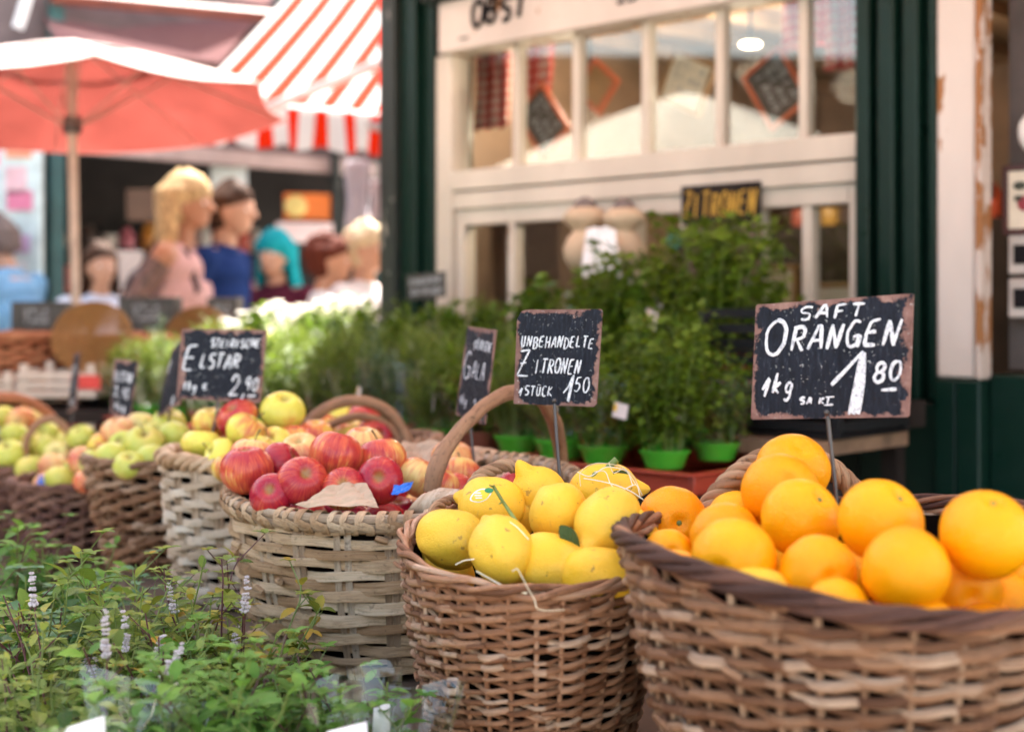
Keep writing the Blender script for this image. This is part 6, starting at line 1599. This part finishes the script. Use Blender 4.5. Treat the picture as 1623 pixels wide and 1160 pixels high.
fb_ = empty('flower_bench', (0,0,0), 'low bench under the flowers at the street end of the herbs', 'bench'); m = MB(); m.box((-1.35,4.3,.78),(-.45,5.2,.81)); m.build('bench_top', M['kindark'], fb_)
for (x,y) in ((-1.3,4.35),(-.5,4.35),(-1.3,5.15),(-.5,5.15)): m = MB(); m.box((x-.02,y-.02,0),(x+.02,y+.02,.779)); m.build('leg', M['kindark'], fb_)
# ---------------------------------------------------------------- people
def skinm(name, c): 
    m = NT(name); m.base(m.ramp(m.noise(m.obj(), 18, 3), [(.3, tuple(q*.9 for q in c)), (.7, c)])); m.p(Roughness=.5); m.b.inputs['Subsurface Weight'].default_value = .1; m.b.inputs['Subsurface Radius'].default_value = (1,.35,.2); m.b.inputs['Subsurface Scale'].default_value = .01; return m.m
def fuse(m, name, mat, parent, voxel=.012, smooth_=4):
    """melt overlapping closed pieces into one continuous surface"""
    o = m.build('tmp', mat); r = o.modifiers.new('r', 'REMESH'); r.mode = 'VOXEL'; r.voxel_size = voxel; r.use_smooth_shade = True
    s = o.modifiers.new('s', 'SMOOTH'); s.iterations = smooth_; s.factor = .5
    dg = bpy.context.evaluated_depsgraph_get(); me = bpy.data.meshes.new_from_object(o.evaluated_get(dg)); me.name = name
    me.materials.clear(); me.materials.append(mat)
    bpy.data.objects.remove(o); q = bpy.data.objects.new(name, me); sc.collection.objects.link(q); q.parent = parent
    return q
def limb(m, pts, rad, sides=12):
    P = np.array(pts, float); k = len(P); t = np.linspace(0,k-1,(k-1)*5+1); Q = np.stack([np.interp(t, range(k), P[:,i]) for i in range(3)], -1); r_ = np.interp(t, range(k), rad)
    m.tube(Q, r_, sides=sides); m.ellipsoid(P[0], (rad[0],)*3, nu=12, nv=8); m.ellipsoid(P[-1], (rad[-1],)*3, nu=12, nv=8)
def person(lab, px, py_top, d, H, face, skin, top, trousers, hair, arms=None, lean=0, slim=1.0, sleeve_=.5, tattoo=False, bag=None, glasses=False):
    """faces local +x; H standing height; face = world heading in degrees"""
    t = at(px, py_top, d); k = H/1.72; zt = t.z
    loc = (t.x, t.y, zt-H)  # feet may need the ground: people stand on it
    o = empty('person', (t.x, t.y, 0.0), lab, 'person', rot=(0,0,R(face)))
    ks = (t.z)/1.72          # the head's top is where the photo shows it and the feet are on the ground
    L = math.sin(R(lean))
    def q(x, y, z): # lean the upper body forward
        zz = z; 
        if z > .95: x = x+(z-.95)*L
        return (x*ks, y*ks*slim if abs(y) > .02 else y*ks, zz*ks)
    m = MB()
    # torso
    for (x,z,rx_,ry_,rz_) in ((0,.95,.10,.155,.11),(0,1.08,.09,.135,.12),(.005,1.22,.10,.155,.13),(0,1.34,.09,.165,.10)): m.ellipsoid(q(x,0,z), (rx_*ks,ry_*ks*slim,rz_*ks), nu=18, nv=12)
    limb(m, [q(0,-.16,1.39), q(0,.16,1.39)], [.055*ks,.055*ks]); limb(m, [q(0,0,1.38), q(.012,0,1.50)], [.062*ks,.052*ks])
    hx = .035
    m.ellipsoid(q(hx,0,1.62), (.097*ks,.076*ks,.105*ks), nu=20, nv=14); m.ellipsoid(q(hx+.035,0,1.555), (.060*ks,.054*ks,.055*ks), nu=16, nv=10); m.ellipsoid(q(hx+.060,0,1.525), (.026*ks,.026*ks,.020*ks), nu=12, nv=8)
    limb(m, [q(hx+.088,0,1.618), q(hx+.112,0,1.583)], [.010*ks,.014*ks], 8); m.ellipsoid(q(hx+.075,0,1.640), (.022*ks,.050*ks,.012*ks), nu=10, nv=6); m.ellipsoid(q(hx+.084,0,1.548), (.014*ks,.024*ks,.008*ks), nu=10, nv=6)
    for s in (-1,1): m.ellipsoid(q(hx-.005,0,1.60)[:1]+(s*.076*ks,)+q(0,0,1.60)[2:], (.018*ks,.010*ks,.030*ks), nu=10, nv=8)
    A = arms or {}
    AP = {}
    for s in (-1,1):
        sh = q(0,s*.185,1.385); el, wr = A.get(s, ((-.03,s*.23,1.11),(.05,s*.22,.88))); el = q(*el); wr = q(*wr); AP[s] = (sh, el, wr)
        limb(m, [sh, tuple((a+b)/2 for a,b in zip(sh,el)), el, tuple((a*.6+b*.4) for a,b in zip(el,wr)), wr], [.052*ks,.046*ks,.038*ks,.036*ks,.026*ks])
        dv = np.array(wr)-np.array(el); dv /= np.linalg.norm(dv); w0 = np.array(wr); side = np.cross(dv,[0,1,0]); side /= max(np.linalg.norm(side),1e-6)
        m.ellipsoid(w0+dv*.05*ks, (.030*ks,.020*ks,.042*ks), nu=10, nv=8)
        for f in range(4):
            b0 = w0+dv*.08*ks+side*(f-1.5)*.018*ks; ln = (.058,.07,.066,.05)[f]*ks; b1 = b0+dv*ln*.55; b2 = b1+(dv*.8+np.array([.5,0,0])*.5)*ln*.45
            limb(m, [b0,b1,b2], [.009*ks,.0085*ks,.007*ks], 6)
        limb(m, [w0+dv*.02*ks+side*.03*ks, w0+dv*.05*ks+side*.05*ks, w0+dv*.08*ks+side*.05*ks], [.011*ks,.010*ks,.008*ks], 6)
        limb(m, [q(0,s*.085,.93), q(.02,s*.09,.50), q(-.01*(1+s*6),s*.09,.10)], [.085*ks,.055*ks,.038*ks]); 
        an = q(-.01*(1+s*6),s*.09,.10); limb(m, [(an[0]-.03*ks,an[1],.04*ks),(an[0]+.14*ks,an[1],.03*ks)], [.036*ks,.028*ks])
    body = fuse(m, 'body', skin, o, .0085)
    # shirt
    m = MB()
    for (x,z,rx_,ry_,rz_) in ((0,.93,.125,.172,.08),(0,1.08,.122,.158,.12),(.005,1.22,.132,.176,.13),(.005,1.33,.118,.180,.095)): m.ellipsoid(q(x,0,z), (rx_*ks,ry_*ks*slim,rz_*ks), nu=18, nv=12)
    if top.get('bust'): 
        for s in (-1,1): m.ellipsoid(q(.062,s*.065,1.24), (.062*ks,.062*ks,.064*ks), nu=14, nv=10)
    limb(m, [q(0,-.14,1.385), q(0,.14,1.385)], [.060*ks,.060*ks])
    if sleeve_ > 0: m.ellipsoid(q(0,0,1.425), (.075*ks,.10*ks,.05*ks), nu=14, nv=8)
    if sleeve_ > 0:
        for s in (-1,1):
            sh, el, wr = [np.array(v) for v in AP[s]]
            if sleeve_ <= 1: e_ = sh+(el-sh)*sleeve_; limb(m, [sh, e_], [.066*ks,.062*ks])
            else: limb(m, [sh, el, el+(wr-el)*.85], [.066*ks,.054*ks,.042*ks])
    fuse(m, 'shirt', top['mat'], o, .012, 3)
    m = MB()
    m.ellipsoid(q(0,0,.90), (.115*ks,.165*ks*slim,.10*ks), nu=18, nv=10)
    for s in (-1,1): limb(m, [q(0,s*.085,.90), q(.02,s*.09,.50), q(-.01*(1+s*6),s*.09,.11)], [.10*ks,.070*ks,.058*ks])
    fuse(m, 'trousers', trousers, o, .015, 2)
    for s in (-1,1):
        m = MB(); an = q(-.01*(1+s*6),s*.09,.10); limb(m, [(an[0]-.03*ks,an[1],.046*ks),(an[0]+.15*ks,an[1],.036*ks)], [.045*ks,.035*ks]); m.build('shoe', M['black'], o)
        m = MB(); m.ellipsoid(q(hx+.078,0,1.612)[:1]+(s*.031*ks,)+q(0,0,1.612)[2:], (.010*ks,.012*ks,.008*ks), nu=10, nv=8); m.build('eye', M['white'], o)
    # hair: locks laid from the crown down over a close cap
    m = MB(); hs = hair.get('style'); r0 = hair.get('r', 1.0); ln = hair.get('len', 0)
    m.ellipsoid(q(hx-.010,0,1.660), (.100*ks*r0,.083*ks*r0,.088*ks*r0), nu=18, nv=12)
    m.ellipsoid(q(hx-.042,0,1.600), (.076*ks*r0,.079*ks*r0,.082*ks*r0), nu=18, nv=12)
    g = np.random.default_rng(int(px))
    for i in range(46):
        f = g.uniform(.0 if not hair.get('front') else -.15, 1)*pi*(.80 if hs == 'long' else .72); sg = 1 if i%2 else -1; an_ = pi-f*.98 if f > 0 else pi
        an_ = g.uniform(.38 if not hair.get('front') else .30, 1.0)*pi*sg
        cx_, cy_ = math.cos(an_), math.sin(an_); k0 = g.uniform(.98,1.10)*r0
        top_ = q(hx-.01+.03*cx_, .03*cy_, 1.742+g.normal()*.006)
        mid_ = q(hx-.018+.098*cx_*k0, .085*cy_*k0, 1.66)
        end_ = q(hx-.030+.082*cx_*k0, .082*cy_*k0, 1.575+g.uniform(-.02,.02) if an_*sg > .55*pi else 1.63)
        pts = [top_, mid_, end_]
        if ln and an_*sg > .42*pi:
            pts.append(q(hx-.045+.075*cx_*k0+g.normal()*.008, .095*cy_*k0, 1.62-ln*.55)); pts.append(q(hx-.06+.070*cx_*k0+g.normal()*.012, .10*cy_*k0, 1.62-ln*g.uniform(.8,1.08)))
        elif ln: pts[-1] = q(hx-.01+.05*cx_, .088*cy_, 1.60)
        limb(m, pts, [.012*ks]+[.015*ks]*(len(pts)-2)+[.007*ks], 6)
    if hs == 'bun': m.ellipsoid(q(hx-.12,0,1.66), (.045*ks,)*3, nu=12, nv=8)
    if hs == 'curly':
        for i in range(60):
            a, b = g.uniform(.35,1.65)*pi, g.uniform(-.2,1.5); m.ellipsoid(q(hx-.03+.095*math.cos(a)*math.cos(b), .09*math.sin(a)*math.cos(b), 1.645+.09*math.sin(b)), (g.uniform(.012,.024)*ks,)*3, nu=8, nv=6)
    fuse(m, 'hair', hair['mat'], o, .0075, 1)
    if bag:
        m = MB(); m.ellipsoid(q(-.17,0,1.16), (.085*ks,.13*ks,.19*ks), nu=14, nv=10); fuse(m, 'backpack', bag, o, .015, 2)
        for s in (-1,1): m = MB(); m.tube([q(-.14,s*.09,1.32), q(-.06,s*.10,1.455), q(.06,s*.10,1.40), q(.11,s*.10,1.25), q(-.02,s*.16,1.06)], .018*ks, .007*ks, sides=8); m.build('strap', bag, o)
    if tattoo:
        sh, el, wr = [np.array(v) for v in AP[tattoo]]; m = MB(); m.tube([sh+(el-sh)*t_ for t_ in (.12,.5,.95)], [.0535*ks,.0485*ks,.042*ks], sides=14, caps=False); m.build('tattoo', simple('tattoo_ink', (.16,.09,.075), .5, .7, 30), o)
    return o
light = skinm('skin_light', (.52,.28,.18)); tan = skinm('skin_tan', (.44,.20,.11))
def cl(name, c): return fabric(name, c, transl=.05)
def checkshirt():
    m = NT('blue_check_shirt'); x, y, z = m.sep(m.obj())
    s_ = m.math('ADD', m.math('LESS_THAN', m.math('FRACT', m.math('MULTIPLY', y, 55.0)), .5), m.math('LESS_THAN', m.math('FRACT', m.math('MULTIPLY', z, 55.0)), .5))
    m.base(m.ramp(m.math('MULTIPLY', s_, .5), [(0,(.30,.45,.60)),(.5,(.13,.32,.52)),(1,(.05,.20,.42))])); m.p(Roughness=.85); return m.m
hb_ = simple('hair_blonde', (.50,.34,.17), .75, .55, 40, .5, 120, 0, .1); hbr = simple('hair_brown', (.055,.028,.018), .75, .35, 40, .5, 120, 0, .1); hteal = simple('hair_teal', (.01,.30,.34), .75, .3, 30, .5, 120, 0, .1); hred = simple('hair_auburn', (.10,.025,.015), .75, .35, 40, .5, 120, 0, .1)
hpale = simple('hair_pale_blond', (.58,.46,.30), .75, .25, 40, .5, 100, 0, .1); hgrey = simple('hair_grey_brown', (.16,.12,.11), .75, .35, 40, .5, 120, 0, .1)
jeans = cl('blue_jeans', (.06,.10,.20)); darkc = cl('dark_cloth', (.02,.02,.025)); beige = cl('beige_cloth', (.4,.33,.25))
person('long haired blonde woman in a pink top with a tattooed upper arm', 286, 283, 6.3, 1.75, -8, tan, {'mat':cl('pink_top', (.66,.40,.38)),'bust':True}, jeans, {'mat':hb_,'style':'long','len':.42,'r':1.10}, sleeve_=0, tattoo=-1, bag=cl('dark_pack', (.045,.035,.04)), arms={-1:((-.14,-.25,1.14),(-.02,-.25,.92)),1:((.0,.23,1.12),(.1,.22,.9))})
person('brown haired man in a navy t-shirt walking beside the blonde woman', 338, 296, 6.5, 1.74, -12, light, {'mat':cl('navy_shirt', (.015,.035,.13))}, darkc, {'mat':hbr}, lean=5, sleeve_=.62, arms={-1:((-.10,-.27,1.10),(.05,-.26,.9)),1:((-.0,.24,1.1),(.1,.22,.9))})
person('man in a light blue check shirt leaning forward at the left edge', 44, 345, 6.9, 1.66, 160, light, {'mat':checkshirt()}, beige, {'mat':hgrey}, lean=14, sleeve_=1.4, arms={-1:((.14,-.24,1.16),(.30,-.14,1.10)),1:((.14,.24,1.16),(.28,.18,1.08))})
person('woman with bright teal hair facing the camera', 440, 373, 6.9, 1.52, -112, light, {'mat':cl('maroon_top', (.10,.02,.035))}, darkc, {'mat':hteal,'style':'long','len':.30,'r':1.12,'front':True}, sleeve_=.7)
person('woman with auburn hair in a bun wearing a white blouse', 512, 379, 6.2, 1.5, 10, light, {'mat':cl('white_blouse', (.75,.78,.78))}, jeans, {'mat':hred,'style':'curly'}, sleeve_=.8)
person('older woman with short pale blond hair and a white top', 574, 361, 6.3, 1.55, -25, light, {'mat':cl('white_top', (.78,.74,.74))}, beige, {'mat':hpale,'style':'curly','r':1.05}, sleeve_=.6)
person('dark haired woman in a white blouse half hidden behind the parasol pole', 158, 392, 6.9, 1.45, -60, light, {'mat':cl('white_blue_blouse', (.66,.70,.82))}, darkc, {'mat':hbr,'style':'long','len':.2}, sleeve_=.8)
